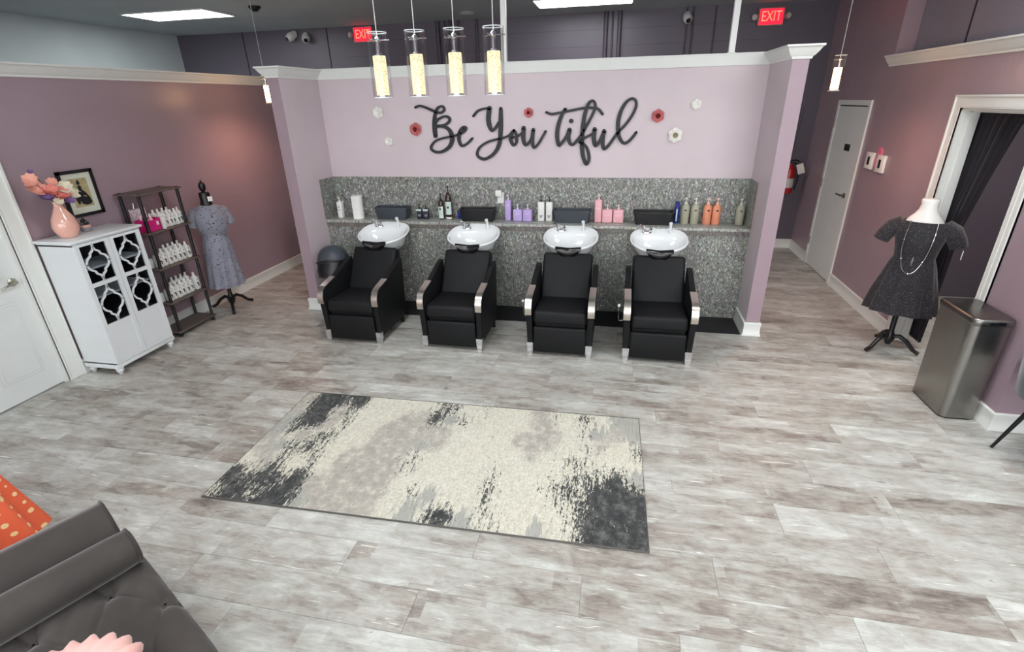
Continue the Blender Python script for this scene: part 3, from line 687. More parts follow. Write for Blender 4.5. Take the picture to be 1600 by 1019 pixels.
# ------------------------------------------------------------ wall lettering and flowers
def word(name, label, strokes, dot=None):
    hd = Yb-.028
    fn = lambda a, b_, hgt: tuple(on_y(a, b_, hd)+Vector((0, hgt, 0)))
    b = MB()
    for q, (sc, ox, oy, pts) in enumerate(strokes):
        d = q*.0003
        b.ribbon([(ox+p[0]/sc, oy+p[1]/sc, p[2]/sc/2) for p in pts], .0-d, .018, fn)
    if dot is None: return tag(obj(name, b, 'letter_black', smooth=False), label, 'wall lettering')
    t = thing(name, label, 'wall lettering', (0, 0, 0)); obj('script', b, 'letter_black', t, smooth=False)
    b = MB(); b.prism([(dot[0]+dot[2]*math.cos(2*PI*k/18), dot[1]+dot[2]*math.sin(2*PI*k/18)) for k in range(18)], 0, .018, fn); obj('dot', b, 'letter_black', t, smooth=False)
A = (10.19, 640, 150)
word('word_sign', 'black script word Be in raised letters on pink wall', [
    A+([(88, 182, 36), (160, 158, 36), (260, 188, 38), (380, 240, 42), (430, 262, 42), (500, 264, 40), (545, 225, 38), (535, 178, 36), (490, 166, 38), (440, 195, 42), (412, 250, 48), (395, 340, 56), (392, 440, 68), (396, 540, 66), (408, 640, 60)],),
    A+([(400, 440, 40), (455, 370, 42), (560, 325, 40), (625, 350, 42), (632, 395, 42), (590, 440, 40), (530, 468, 40), (440, 478, 44)],),
    A+([(440, 485, 44), (540, 488, 46), (625, 540, 56), (668, 630, 68), (668, 730, 66), (620, 820, 60), (520, 885, 48), (420, 893, 42), (350, 855, 38), (342, 800, 38), (400, 725, 36), (500, 680, 36), (620, 655, 36), (700, 640, 38), (780, 612, 38), (850, 575, 46), (890, 530, 42), (880, 498, 40), (840, 505, 46), (800, 570, 62), (782, 650, 56), (790, 730, 52), (825, 792, 42), (890, 775, 38), (945, 730, 36), (992, 678, 36)],),
    A+([(800, 600, 56), (835, 550, 70), (868, 515, 46)],)])
A = (10.19, 735, 155)
word('word_sign', 'black script word You in raised letters on pink wall', [
    A+([(45, 268, 38), (110, 192, 40), (200, 155, 36), (300, 138, 34)],),
    A+([(298, 142, 70), (288, 230, 72), (284, 330, 72), (302, 430, 66), (340, 500, 50), (390, 465, 46), (452, 375, 44)],),
    A+([(480, 148, 50), (480, 280, 64), (480, 420, 68), (476, 560, 66), (462, 690, 62), (415, 810, 58), (330, 905, 52), (220, 955, 46), (130, 920, 42), (105, 860, 40), (150, 765, 38), (270, 685, 38), (400, 645, 38), (520, 618, 38), (610, 580, 38), (650, 545, 40)],),
    A+([(690, 500, 44), (648, 560, 62), (640, 650, 58), (680, 732, 46), (725, 700, 44), (735, 620, 42), (722, 545, 40), (690, 500, 44)],),
    A+([(650, 610, 44), (700, 605, 40), (750, 590, 38), (820, 540, 38)],),
    A+([(845, 458, 66), (840, 560, 66), (842, 650, 62), (872, 728, 50), (925, 700, 46), (970, 620, 44), (1000, 480, 50)],),
    A+([(1000, 490, 56), (985, 600, 60), (985, 700, 56), (1012, 770, 46), (1070, 725, 40), (1130, 630, 38), (1195, 512, 36)],)])
A = (8.49, 845, 145); B = (8.49, 905, 145)
word('word_sign', 'black script word tiful in raised letters on pink wall', [
    A+([(72, 260, 34), (140, 282, 34), (250, 266, 34), (400, 236, 34), (560, 206, 36), (680, 200, 36), (760, 218, 38), (818, 283, 36)],),
    A+([(325, 218, 44), (272, 310, 48), (230, 440, 52), (215, 570, 54), (235, 695, 46), (295, 645, 42), (345, 565, 40), (376, 490, 46)],),
    A+([(380, 490, 54), (365, 590, 54), (385, 670, 46), (430, 685, 40), (490, 620, 40), (545, 550, 40)],),
    A+([(545, 560, 40), (590, 470, 38), (650, 360, 36), (705, 240, 36), (720, 155, 38), (692, 108, 38), (645, 130, 42), (605, 210, 48), (575, 330, 54), (555, 480, 56), (545, 620, 58), (545, 740, 54), (562, 860, 50), (600, 945, 46), (635, 895, 42), (628, 790, 40), (590, 705, 40), (515, 650, 44)],),
    A+([(545, 620, 40), (610, 585, 36), (690, 545, 36)],),
    A+([(715, 485, 58), (702, 590, 58), (718, 698, 50), (765, 665, 44), (810, 575, 42), (838, 505, 48)],),
    B+([(333, 512, 50), (312, 620, 52), (322, 740, 44), (375, 715, 40), (440, 630, 38), (510, 530, 38), (600, 440, 36), (690, 320, 36), (752, 190, 36), (748, 105, 36), (700, 78, 36), (630, 120, 40), (560, 230, 48), (522, 360, 54), (515, 490, 54), (535, 600, 50), (590, 668, 42), (650, 650, 38), (710, 590, 36), (758, 525, 34)],)],
    dot=(845+402/8.49, 145+375/8.49, 3.6))
def metal_flower(u, v, size, m1, m2, label, group):
    c = on_y(u, v, Yb-.012); t = thing('metal_flower', label, 'flower', c, 0, group)
    for ring_, (n_, rad, lift, tilt) in enumerate(((6, 1., .0, .40), (5, .80, .010, .80), (4, .55, .014, 1.15))):
        for k in range(n_):
            a = 2*PI*k/n_+ring_*.5; L_ = size*rad; W_ = L_*.42; P = []
            for q in range(6):
                s_ = q/5; ww = W_*(.35+.65*math.sin(PI*min(1, .15+s_*.62)))*(1 if q < 5 else .45); out = lift+L_*(s_*math.sin(tilt)*.75-.28*s_*s_*math.cos(tilt))
                for e in (-1, 0, 1): P.append((e*ww, L_*s_*math.cos(tilt*.8), -.006-out-abs(e)*.32*ww))
            Fc = [(q*3+e, q*3+e+1, q*3+e+4, q*3+e+3) for q in range(5) for e in (0, 1)]
            b = MB(); b.add([(x, z, y_) for x, y_, z in P], Fc, RY(a)); obj('petal', b, m1 if ring_ < 2 else m2, t, ang=80)
    b = MB(); b.lathe([(size*.16, 0), (size*.13, .03), (size*.04, .036)], 10, M4=RX(PI/2)); obj('centre', b, m2, t)
WG, RG = 'white metal wall flowers', 'red metal wall flowers'
metal_flower(591, 176, .064, 'petal_white', 'petal_white', 'white metal flower on pink wall above a smaller one', WG)
metal_flower(608, 221, .050, 'petal_white', 'petal_white', 'small white metal flower on pink wall below the larger one', WG)
metal_flower(650, 202, .072, 'petal_red', 'petal_red_dark', 'red metal flower beside the word Be', RG)
metal_flower(826, 176, .052, 'petal_red', 'petal_red_dark', 'small red metal flower above the word You', RG)
metal_flower(1028, 181, .066, 'petal_red', 'petal_red_dark', 'red metal flower beside the word tiful', RG)
metal_flower(1055, 211, .074, 'petal_white', 'petal_cream_dark', 'large white metal flower with olive centre on pink wall', WG)
metal_flower(1088, 163, .050, 'petal_white', 'petal_white', 'small white metal flower near the right wing', WG)

# ------------------------------------------------------------ pendants
def pendant(x, y_, zb, label, group, core='pendant_row_core', made={}):
    if core in made: return dup(made[core], (x, y_, zb), 0, label, group)
    t = thing('pendant_light', label, 'pendant light', (x, y_, zb), 0, group)
    gb = MB(); gb.lathe([(.0485, 0), (.0485, .285)], 32, cap0=False, cap1=False); gl = obj('glass_shade', gb, 'glass', t)
    gb = MB(); gb.lathe([(.0445, .285), (.0445, .0)], 32, cap0=False, cap1=False); gb.rings([[(r*math.cos(2*PI*j/32), r*math.sin(2*PI*j/32), z) for j in range(32)] for r, z in ((.0445, .285), (.0485, .285))], False, False); gb.rings([[(r*math.cos(2*PI*j/32), r*math.sin(2*PI*j/32), z) for j in range(32)] for r, z in ((.0445, 0), (.0485, 0))], False, False); obj('glass_lip', gb, 'glass', gl)
    gb = MB(); gb.lathe([(.030, .010), (.031, .014), (.031, .182), (.029, .186)], 24); obj('bubble_core', gb, core, t)
    gb = MB(); gb.lathe([(.0315, .006), (.0315, .011)], 24); obj('base_disc', gb, 'chrome', t)
    gb = MB(); gb.lathe([(.020, .186), (.020, .192), (.011, .196), (.011, .245), (.015, .248), (.015, .258), (.005, .268), (.004, .285)], 16)
    for a in (0.3, 0.3+2*PI/3, .3+4*PI/3): gb.tube([(.015*math.cos(a), .015*math.sin(a), .252), (.055*math.cos(a), .055*math.sin(a), .252)], .0032, 6)
    obj('socket', gb, 'chrome', t)
    gb = MB()
    for zz in (.001, .284): gb.tube([(.0465*math.cos(2*PI*j/32), .0465*math.sin(2*PI*j/32), zz) for j in range(32)], .0022, 6, closed=True)
    obj('polished_rim', gb, 'clear_pump', gl)
    gb = MB(); gb.tube([(0, 0, .275), (0, 0, ZC-zb-.02)], .0022, 6); obj('cord', gb, 'fixture_white', t)
    gb = MB(); gb.lathe([(.02, ZC-zb-.03), (.06, ZC-zb-.02), (.06, ZC-zb)], 20); obj('ceiling_cup', gb, 'chrome', t)
    if core == 'pendant_core':
        ld = bpy.data.lights.new('pendant_bulb', 'SPOT'); ld.energy = 26; ld.color = (1, .52, .34); ld.shadow_soft_size = .03; ld.spot_size = math.radians(176); ld.spot_blend = .8
        lo = bpy.data.objects.new('bulb', ld); COL.objects.link(lo); lo.parent = t; lo.location = (0, 0, -.01)
    made[core] = t; return t
ORD = ['first', 'second', 'third', 'fourth', 'fifth', 'sixth', 'seventh']
for k, x in enumerate((-1.184, -.993, -.800, -.612)):
    pendant(x, 2.60, 2.207, ['glass pendant with bubble core at the exit sign end of the row of four', 'second glass pendant from the exit sign end of the row of four', 'third glass pendant from the exit sign end of the row of four', 'glass pendant in front of the white post, last in the row of four'][k], 'row of four pendants')
c = on_y(418.2, 145, 5.75); pendant(c.x, 5.75, 2.215, 'single glass pendant hanging beyond the left wing wall', 'single corridor pendants', 'pendant_core')
c = on_y(1308, 115, 5.5); pendant(c.x, 5.5, 2.197, 'single glass pendant hanging near the white corridor door', 'single corridor pendants', 'pendant_core')

# ------------------------------------------------------------ things high up
for x, lab in ((-1.23, 'white square post on wash wall above the word Be You'), (.946, 'white square post on wash wall near the red exit sign')):
    b = MB(); b.box(-.026, .026, -.026, .026, 0, ZC-2.54); p = thing('ceiling_post', lab, 'post', (x, 5.70, 2.54)); obj('shaft', b, 'post_white', p)
    obj('foot_plate', MB().box(-.04, .04, -.04, .04, 0, .006), 'trim_white', p)
def text_mesh(body, size, depth):
    cu = bpy.data.curves.new('t', 'FONT'); cu.body = body; cu.size = size; cu.extrude = depth; cu.align_x = 'CENTER'; cu.align_y = 'CENTER'; cu.resolution_u = 2
    o = bpy.data.objects.new('t', cu); COL.objects.link(o); dg = bpy.context.evaluated_depsgraph_get(); me = bpy.data.meshes.new_from_object(o.evaluated_get(dg)); bpy.data.objects.remove(o); bpy.data.curves.remove(cu); return me
def exit_sign(x, z, label):
    t = thing('exit_sign', label, 'exit sign', (x, YBK, z), 0, 'red exit signs')
    obj('housing', MB().rbox(-.165, .165, -.05, 0, -.11, .11, .008, 2), 'exit_housing', t)
    f = obj('lit_face', MB().box(-.145, .145, -.053, -.05, -.092, .092), 'exit_face', t)
    me = text_mesh('EXIT', .17, .001); me.materials.clear(); me.materials.append(M['exit_letter'])
    o = bpy.data.objects.new('lettering', me); COL.objects.link(o); o.parent = f; o.location = (0, -.0545, 0); o.rotation_euler = (PI/2, 0, 0); o.scale = (.72, 1, 1)
    for s in (-1, 1):
        b = MB(); b.lathe([(.02, 0), (.042, .02), (.045, .05), (.03, .055)], 14, M4=T(s*.185, -.03, 0) @ RZ(s*.5) @ RX(PI/2)); hd = obj('lamp_head', b, 'exit_housing', t)
        b = MB(); b.lathe([(.034, .052), (.03, .058)], 14, M4=T(s*.185, -.03, 0) @ RZ(s*.5) @ RX(PI/2)); obj('lens', b, 'lamp_lens', hd)
exit_sign(-4.03, 3.165, 'lit red exit sign on plum wall beside the two cameras')
exit_sign(1.83, 3.125, 'lit red exit sign on plum wall above the right corridor')
def turret(x, z, label, rz):
    t = thing('security_camera', label, 'camera', (x, YBK-.01, z), rz, 'white security cameras')
    obj('mount', MB().lathe([(.05, 0), (.05, .02), (.045, .05)], 18, M4=RX(PI/2)), 'fixture_white', t)
    b = MB(); b.lathe([(.045, -.02), (.062, .02), (.062, .06), (.05, .10), (.03, .12)], 20, M4=T(0, -.05, -.02) @ RX(PI/2+.5)); hd = obj('head', b, 'fixture_white', t)
    obj('lens', MB().lathe([(.034, .115), (.028, .124), (.01, .126)], 16, M4=T(0, -.05, -.02) @ RX(PI/2+.5)), 'lens_dark', hd)
turret(-5.20, 3.22, 'white security camera, the outer of the pair on plum wall', -.5)
turret(-5.02, 3.19, 'white security camera, of the pair the one nearer the exit sign', .45)
turret(.755, 3.19, 'single white security camera between exit sign and conduits', .1)
b = MB(); b.lathe([(.09, 0), (.10, -.012), (.06, -.02)], 24, c=(-2.18, 7.75, ZC)); tag(obj('ceiling_vent', b, 'fixture_white'), 'round white vent disc in ceiling behind the wash wall', 'vent')
b = MB(); b.lathe([(.07, 0), (.07, -.02), (.03, -.05), (.04, -.055)], 16, c=(-4.45, 6.4, ZC)); tag(obj('sprinkler', b, 'black_metal'), 'dark sprinkler rosette in ceiling near the left corridor', 'sprinkler')

# ------------------------------------------------------------ rug
ZONE = ['TDDMDCCCCCSSCsCCCTsCSCGG', 'TDDTSCCCTTDGSCCCCTTCsGTG', 'GMDTSCCTTTTTCCCCTTTCsTCs', 'GSTSsCCTTTGTCCCCCTCsssCs', 'TGSSSCTTTTSCCCCsCCCsSsDG', 'CTSCSCTTTTsCCCCSCCsSSDDD', 'DSDSDTTTTTCsGCCSCCCsSDDD', 'SDSDDGTTTTCGsDGssCGCSDDD']
ZV = {'C': (.05, .08, .12), 'T': (.10, .90, .12), 'G': (.14, .5, .80), 'D': (.95, .3, .3), 'M': (.72, .5, .5), 'S': (.56, .25, .30), 's': (.37, .15, .36)}
RL, RW = 2.66, 1.23
r = thing('area_rug', 'cream and charcoal distressed abstract rug on the plank floor', 'rug', (-1.075, 2.626, 0), math.radians(1.2))
nu, nv = 96, 48; b = MB()
vs = [(-RL/2+RL*i/nu, -RW/2+RW*j/nv, .0085) for j in range(nv+1) for i in range(nu+1)]
b.add(vs, [(j*(nu+1)+i, j*(nu+1)+i+1, (j+1)*(nu+1)+i+1, (j+1)*(nu+1)+i) for j in range(nv) for i in range(nu)])
o = obj('pile', b, 'rug_pile', r); at = o.data.color_attributes.new('zone', 'FLOAT_COLOR', 'POINT')
for j in range(nv+1):
    for i in range(nu+1):
        gx = min(max(i/nu*24-.5, 0), 22.999); gy = min(max((1-j/nv)*8-.5, 0), 6.999); ix, iy = int(gx), int(gy); fx, fy = gx-ix, gy-iy
        c = [sum(wt*ZV[ZONE[iy+dy][ix+dx]][k] for dx, dy, wt in ((0, 0, (1-fx)*(1-fy)), (1, 0, fx*(1-fy)), (0, 1, (1-fx)*fy), (1, 1, fx*fy))) for k in range(3)]
        at.data[j*(nu+1)+i].color = (*c, 1)
b = MB(); b.rbox(-RL/2, RL/2, -RW/2, RW/2, 0, .008, .003, 1); obj('backing', b, 'rug_edge', r)
b = MB(); hx, hy = RL/2, RW/2; b.tube([(-hx, -hy, .006), (hx, -hy, .006), (hx, hy, .006), (-hx, hy, .006)], .005, 6, closed=True); obj('bound_edge', b, 'rug_edge', r)

# ------------------------------------------------------------ white cabinet
CX0, CX1, CYA, CYB = -4.645, -4.30, 3.205, 3.825
cb = thing('fretwork_cabinet', 'white cabinet with two fretwork glass doors and bun feet', 'cabinet', (0, 0, 0))
b = MB(); t_ = .016
b.box(CX0, CX1, CYA, CYA+t_, .085, 1.20).box(CX0, CX1, CYB-t_, CYB, .085, 1.20).box(CX0, CX1, CYA, CYB, .085, .11).box(CX0, CX1, CYA, CYB, 1.175, 1.20)
obj('body', b, 'cabinet_white', cb)
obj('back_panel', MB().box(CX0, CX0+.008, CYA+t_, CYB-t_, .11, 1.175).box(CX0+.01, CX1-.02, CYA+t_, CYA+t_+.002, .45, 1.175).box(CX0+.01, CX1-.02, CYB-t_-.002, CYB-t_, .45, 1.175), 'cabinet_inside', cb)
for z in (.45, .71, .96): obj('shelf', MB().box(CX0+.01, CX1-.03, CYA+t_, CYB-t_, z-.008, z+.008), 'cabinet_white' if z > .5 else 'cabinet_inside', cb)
obj('top', MB().rbox(CX0-.005, CX1+.03, CYA-.028, CYB+.03, 1.20, 1.222, .006, 2).rbox(CX0, CX1+.012, CYA-.012, CYB+.014, 1.188, 1.202, .004, 1), 'cabinet_white', cb)
obj('plinth', MB().rbox(CX0, CX1+.012, CYA-.012, CYB+.012, .062, .10, .006, 2), 'cabinet_white', cb)
for fx in (CX0+.035, CX1-.02):
    for fy in (CYA+.03, CYB-.03):
        obj('foot', MB().lathe([(.016, 0), (.018, .008), (.026, .022), (.032, .036), (.026, .048), (.034, .054), (.036, .064)], 16, c=(fx, fy, 0)), 'cabinet_white', cb)
yz = lambda a, b_, h_: (h_, a, b_)
for y0, y1 in ((CYA+.003, 3.513), (3.517, CYB-.003)):
    dx0, dx1 = CX1-.001, CX1+.018; st = .036; zb, zt, zm0, zm1, zp = .106, 1.186, .815, .848, .475
    b = MB(); b.box(dx0, dx1, y0, y0+st, zb, zt).box(dx0, dx1, y1-st, y1, zb, zt).box(dx0, dx1, y0+st, y1-st, zt-.022, zt).box(dx0, dx1, y0+st, y1-st, zm0, zm1).box(dx0, dx1, y0+st, y1-st, zp-.03, zp).box(dx0, dx1, y0+st, y1-st, zb, zb+.03)
    b.rbox(dx0+.004, dx1-.006, y0+st-.002, y1-st+.002, zb+.028, zp-.028, .003, 1)
    d = obj('door', b, 'cabinet_white', cb, smooth=False)
    for z0, z1 in ((zp, zm0), (zm1, zt-.022)):
        obj('pane', MB().box(dx0+.002, dx0+.005, y0+st, y1-st, z0, z1), 'cabinet_glass', d)
        W, H, cy_ = y1-y0-2*st, z1-z0, (y0+y1)/2
        half = [(0, .93), (.05, .84), (.17, .775), (.20, .71), (.33, .645), (.405, .56), (.42, .5), (.405, .44), (.33, .355), (.20, .29), (.17, .225), (.05, .16), (0, .07)]
        b = MB(); hw = .0075
        for s in (-1, 1):
            b.ribbon([(cy_+s*a*W, z0+q*H, hw) for a, q in half], dx0+.006, dx1-.003, yz); b.ribbon([(cy_+s*.42*W, z0+.5*H, hw), (cy_+s*.5*W, z0+.5*H, hw)], dx0+.006, dx1-.003, yz)
        for q0, q1 in ((.0, .08), (.92, 1.)): b.ribbon([(cy_, z0+q0*H, hw), (cy_, z0+q1*H, hw)], dx0+.006, dx1-.003, yz)
        obj('fretwork', b, 'cabinet_white', d, smooth=False)
# vase with artificial flowers
v = thing('flower_vase', 'glossy peach vase with coral and cream artificial flowers on cabinet', 'vase', (-4.46, 3.34, 1.222))
obj('vase', MB().lathe([(.048, 0), (.062, .01), (.086, .06), (.092, .10), (.080, .155), (.052, .21), (.032, .25), (.028, .275), (.034, .295), (.028, .294), (.022, .27)], 28, cap1=False), 'vase_peach', v, ang=70)
frng = random.Random(5)
def bloom(parent, c, size, mt, n_=6, droop=.5):
    b = MB(); face = Vector((.75+frng.uniform(-.4, .3), -.45+frng.uniform(-.4, .4), .55)).to_track_quat('Z', 'Y').to_matrix().to_4x4()
    for k in range(n_):
        a = 2*PI*k/n_+frng.random()*.4; R_ = RZ(a) @ RX(droop+frng.uniform(-.2, .2)); P = []
        for q in range(5):
            s_ = q/4; ww = size*.42*math.sin(PI*(.1+.85*s_)); P += [(-ww, size*s_, .25*size*s_), (0, size*s_, .12*size*s_), (ww, size*s_, .25*size*s_)]
        b.add(P, [(q*3+e, q*3+e+1, q*3+e+4, q*3+e+3) for q in range(4) for e in (0, 1)], T(*c) @ face @ R_)
    return obj('bloom', b, mt, parent, ang=80)
for c, s_, mt in (((-.02, -.10, .40), .055, 'flower_peach'), ((.03, -.04, .38), .05, 'flower_coral'), ((.05, .02, .34), .06, 'flower_coral'), ((.04, .08, .38), .055, 'flower_cream'), ((.02, .12, .33), .05, 'flower_cream'), ((-.01, -.12, .47), .05, 'flower_peach'), ((.03, -.08, .33), .045, 'flower_purple'), ((.05, .07, .29), .032, 'flower_purple'), ((.06, -.03, .29), .035, 'flower_cream'), ((.0, .02, .43), .04, 'flower_peach'), ((-.02, -.09, .535), .02, 'flower_purple')):
    bl = bloom(v, c, s_*1.25, mt, 8, .3); s_ = s_; b = MB(); b.tube([(0, 0, .26), (c[0]*.4, c[1]*.4, .26+(c[2]-.26)*.6), c], .003, 5); obj('stem', b, 'leaf', bl)
b = MB()
for k in range(7):
    a = 2*PI*k/7; b.add([(0, 0, 0), (.014, .05, .01), (0, .10, .03), (-.014, .05, .01)], [(0, 1, 2, 3)], T(0, 0, .30) @ RZ(a) @ RX(.5))
obj('foliage', b, 'leaf_dark', v)
p = thing('succulent_pot', 'small grey pot with dark succulent beside the peach vase', 'plant', (-4.52, 3.545, 1.222))
obj('pot', MB().lathe([(.032, 0), (.038, .01), (.042, .05), (.042, .055), (.036, .055), (.034, .045)], 18), 'pot_grey', p)
obj('rim_band', MB().lathe([(.0425, .04), (.0435, .045), (.0435, .056), (.042, .058)], 18, cap0=False, cap1=False), 'vase_peach', p)
b = MB()
for k in range(16):
    a = k*2.4; L_ = .05-.0015*k; b.add([(0, 0, 0), (.011, L_*.6, .004), (0, L_, .014), (-.011, L_*.6, .004)], [(0, 1, 2, 3)], T(0, 0, .055+.0025*k) @ RZ(a) @ RX(.15+.07*k))
obj('rosette', b, 'leaf_dark', p); b = MB(); b.lathe([(.006, .05), (.012, .09), (.006, .125)], 8); obj('shoot', b, 'leaf', p)
# framed print
PY0, PY1, PZ0, PZ1 = 3.565, 3.882, 1.322, 1.712
p = thing('framed_print', 'black framed print of a figure in a black gown on mauve wall', 'picture', (XL, 0, 0)); fw = .026
b = MB(); b.box(.001, .022, PY0, PY1, PZ0, PZ0+fw).box(.001, .022, PY0, PY1, PZ1-fw, PZ1).box(.001, .022, PY0, PY0+fw, PZ0, PZ1).box(.001, .022, PY1-fw, PY1, PZ0, PZ1); obj('frame', b, 'frame_black', p)
mtb = obj('mat_board', MB().box(.002, .010, PY0+fw, PY1-fw, PZ0+fw, PZ1-fw), 'mat_board', p)
A0, A1, B0, B1 = PY0+.078, PY1-.072, PZ0+.078, PZ1-.070
art = obj('print', MB().box(.010, .0108, A0, A1, B0, B1), 'art_tan', p)
def art_poly(nm, pts, h_, mt): obj(nm, MB().prism([(A0+a*(A1-A0), B0+q*(B1-B0)) for a, q in pts], .0106, h_, yz), mt, art, smooth=False)
art_poly('gown', [(.18, .12), (.12, .30), (.16, .46), (.30, .55), (.42, .60), (.40, .72), (.50, .76), (.60, .72), (.60, .60), (.74, .50), (.90, .30), (.95, .14), (.86, .07), (.60, .05), (.40, .10), (.34, .22), (.28, .10)], .0114, 'art_black')
art_poly('head', [(.44, .78), (.40, .84), (.44, .90), (.50, .96), (.57, .90), (.60, .84), (.55, .77)], .0114, 'art_black')
art_poly('highlight', [(.36, .56), (.40, .66), (.44, .56), (.55, .54), (.44, .53)], .0118, 'art_tan')
art_poly('highlight', [(.60, .40), (.75, .36), (.73, .33), (.58, .37)], .0118, 'art_tan')

# ------------------------------------------------------------ rack with bottles
RX0, RX1, RY0, RY1 = -4.635, -4.365, 3.985, 4.51
rk = thing('shelf_rack', 'five tier rack with black posts and brown shelves by mauve wall', 'shelf', (0, 0, 0)); TIERS = (.062, .378, .735, 1.095, 1.46)
for z in TIERS: obj('shelf', MB().rbox(RX0, RX1, RY0, RY1, z-.016, z, .004, 1), 'rack_wood', rk)
for x in (RX0+.03, RX1-.03):
    for y_ in (RY0+.035, RY1-.035):
        obj('post', MB().lathe([(.018, .0), (.02, .01), (.016, .02), (.016, 1.44), (.018, 1.462), (.014, 1.466)], 12, c=(x, y_, 0)), 'black_plastic', rk)
def rack_bottle(name, z, x, y_, w_, d_, h_, label, group, kind='jug', src={}):
    h_ = round(h_+.02, 4); key = (kind, w_, d_, h_)
    if key in src: return dup(src[key], (x, y_, z), frng.uniform(-.15, .15), label, group)
    t = thing(name, label, 'bottle', (x, y_, z), 0, group); b = MB()
    b.rbox(-d_/2, d_/2, -w_/2, w_/2, 0, h_*.74, min(w_, d_)*.2, 2)
    R_ = [[(math.cos(2*PI*j/16)*d_/2*f, math.sin(2*PI*j/16)*w_/2*f, zz) for j in range(16)] for f, zz in ((.86, h_*.72), (.62, h_*.80), (.36, h_*.84), (.34, h_*.86))]; b.rings(R_)
    bd = obj('body', b, 'white_plastic', t)
    obj('cap', MB().lathe([(w_*.24, h_*.85), (w_*.24, h_*.99), (w_*.18, h_)], 12), 'white_plastic', t)
    b = MB(); b.box(d_/2, d_/2+.0008, -w_*.36, w_*.36, h_*.12, h_*.52); lb = obj('label', b, 'tag_white', t)
    for a0, a1, q0, q1 in ((-.10, .20, .20, .40), (-.28, -.02, .34, .44), (-.05, .10, .56, .64)): obj('print', MB().box(d_/2+.0008, d_/2+.0014, w_*a0, w_*a1, h_*q0, h_*q1), 'charcoal_bin', lb)
    src[key] = t; return t
z2, z3, z4 = TIERS[3], TIERS[2], TIERS[1]
for k in range(6): rack_bottle('white_bottle', z2, -4.452-.006*(k % 2), 4.234+k*.047, .042, .075, .135+.004*(k % 3), ORD[k]+' white bottle from the pink box in the front row of its tier', 'white bottles on upper rack tier')
for k in range(4): rack_bottle('white_bottle', z2, -4.545, 4.262+k*.056, .042, .075, .150, ORD[k]+' white bottle from the gift bag in the back row of its tier', 'white bottles on upper rack tier')
for k in range(7): rack_bottle('white_bottle', z3, -4.452-.006*(k % 2), 4.072+k*.061, .048, .07, .145+.005*((k+1) % 3), ORD[k]+' white bottle from the cabinet, front row of the middle rack tier', 'white bottles on middle rack tier')
for k in range(4): rack_bottle('white_bottle', z3, -4.535, 4.25+k*.06, .048, .07, .160, ORD[k]+' white bottle from the cabinet, back row of the middle rack tier', 'white bottles on middle rack tier')
for k in range(6): rack_bottle('white_bottle', z4, -4.452-.006*(k % 2), 4.072+k*.056, .046, .07, .150+.006*(k % 2), ORD[k]+' white bottle from the cabinet, front row of the low rack tier', 'white bottles on low rack tier')
rack_bottle('white_bottle', z4, -4.452, 4.432, .052, .07, .17, 'white bottle at the end of the low rack tier near dress form', 'white bottles on low rack tier')
for k in range(4): rack_bottle('white_bottle', z4, -4.545, 4.24+k*.06, .046, .07, .172, ORD[k]+' white bottle from the cabinet, back row of the low rack tier', 'white bottles on low rack tier')
for z, y_, lab in ((z3, 4.012, 'clear white tub behind the post on the middle rack tier'), (z4, 4.012, 'clear white tub behind the post on the low rack tier')):
    t = thing('product_tub', lab, 'container', (-4.53, y_, z)); obj('body', MB().rbox(-.05, .05, -.022, .035, 0, .10, .01, 2), 'clear_pump', t); obj('lid', MB().lathe([(.016, .10), (.016, .135), (.01, .14)], 12), 'white_plastic', t)
t = thing('display_box', 'magenta pink display box on the upper rack tier', 'box', (-4.472, 4.105, z2))
b = MB(); b.box(-.055, .055, -.088, .088, 0, .004).box(-.055, -.052, -.088, .088, .004, .115).box(.052, .055, -.088, .088, .004, .105).box(-.055, .055, -.088, -.085, .004, .115).box(-.055, .055, .085, .088, .004, .115); obj('carton', b, 'magenta', t)
obj('print', MB().box(.055, .0556, .045, .07, .05, .085), 'pink_cap', t)
for k in range(3):
    t = thing('pink_capped_bottle', ORD[k]+' pale pink bottle from the cabinet inside the magenta display box', 'bottle', (-4.472, 4.045+k*.052, z2+.004), 0, 'bottles in the magenta box')
    obj('body', MB().lathe([(.018, 0), (.019, .01), (.019, .10), (.01, .115)], 14), 'pink_bottle', t); obj('cap', MB().lathe([(.011, .114), (.009, .15), (.006, .155)], 12), 'pink_cap', t)
t = thing('slim_bottle', 'slim white bottle beside the magenta display box', 'bottle', (-4.394, 4.204, z2), 0); obj('body', MB().rbox(-.018, .018, -.012, .012, 0, .12, .006, 2), 'white_plastic', t); obj('cap', MB().lathe([(.009, .12), (.009, .15)], 12), 'white_plastic', t)
t = thing('gift_bag', 'patterned gift bag standing behind the magenta box', 'bag', (-4.585, 4.135, z2), 0); b = MB(); b.rbox(-.03, .03, -.07, .07, 0, .21, .008, 2); obj('bag', b, 'clear_bag', t)
b = MB(); b.tube([(0, -.03, .20), (0, -.02, .26), (0, .02, .26), (0, .03, .20)], .003, 6); obj('handle', b, 'silver', t)

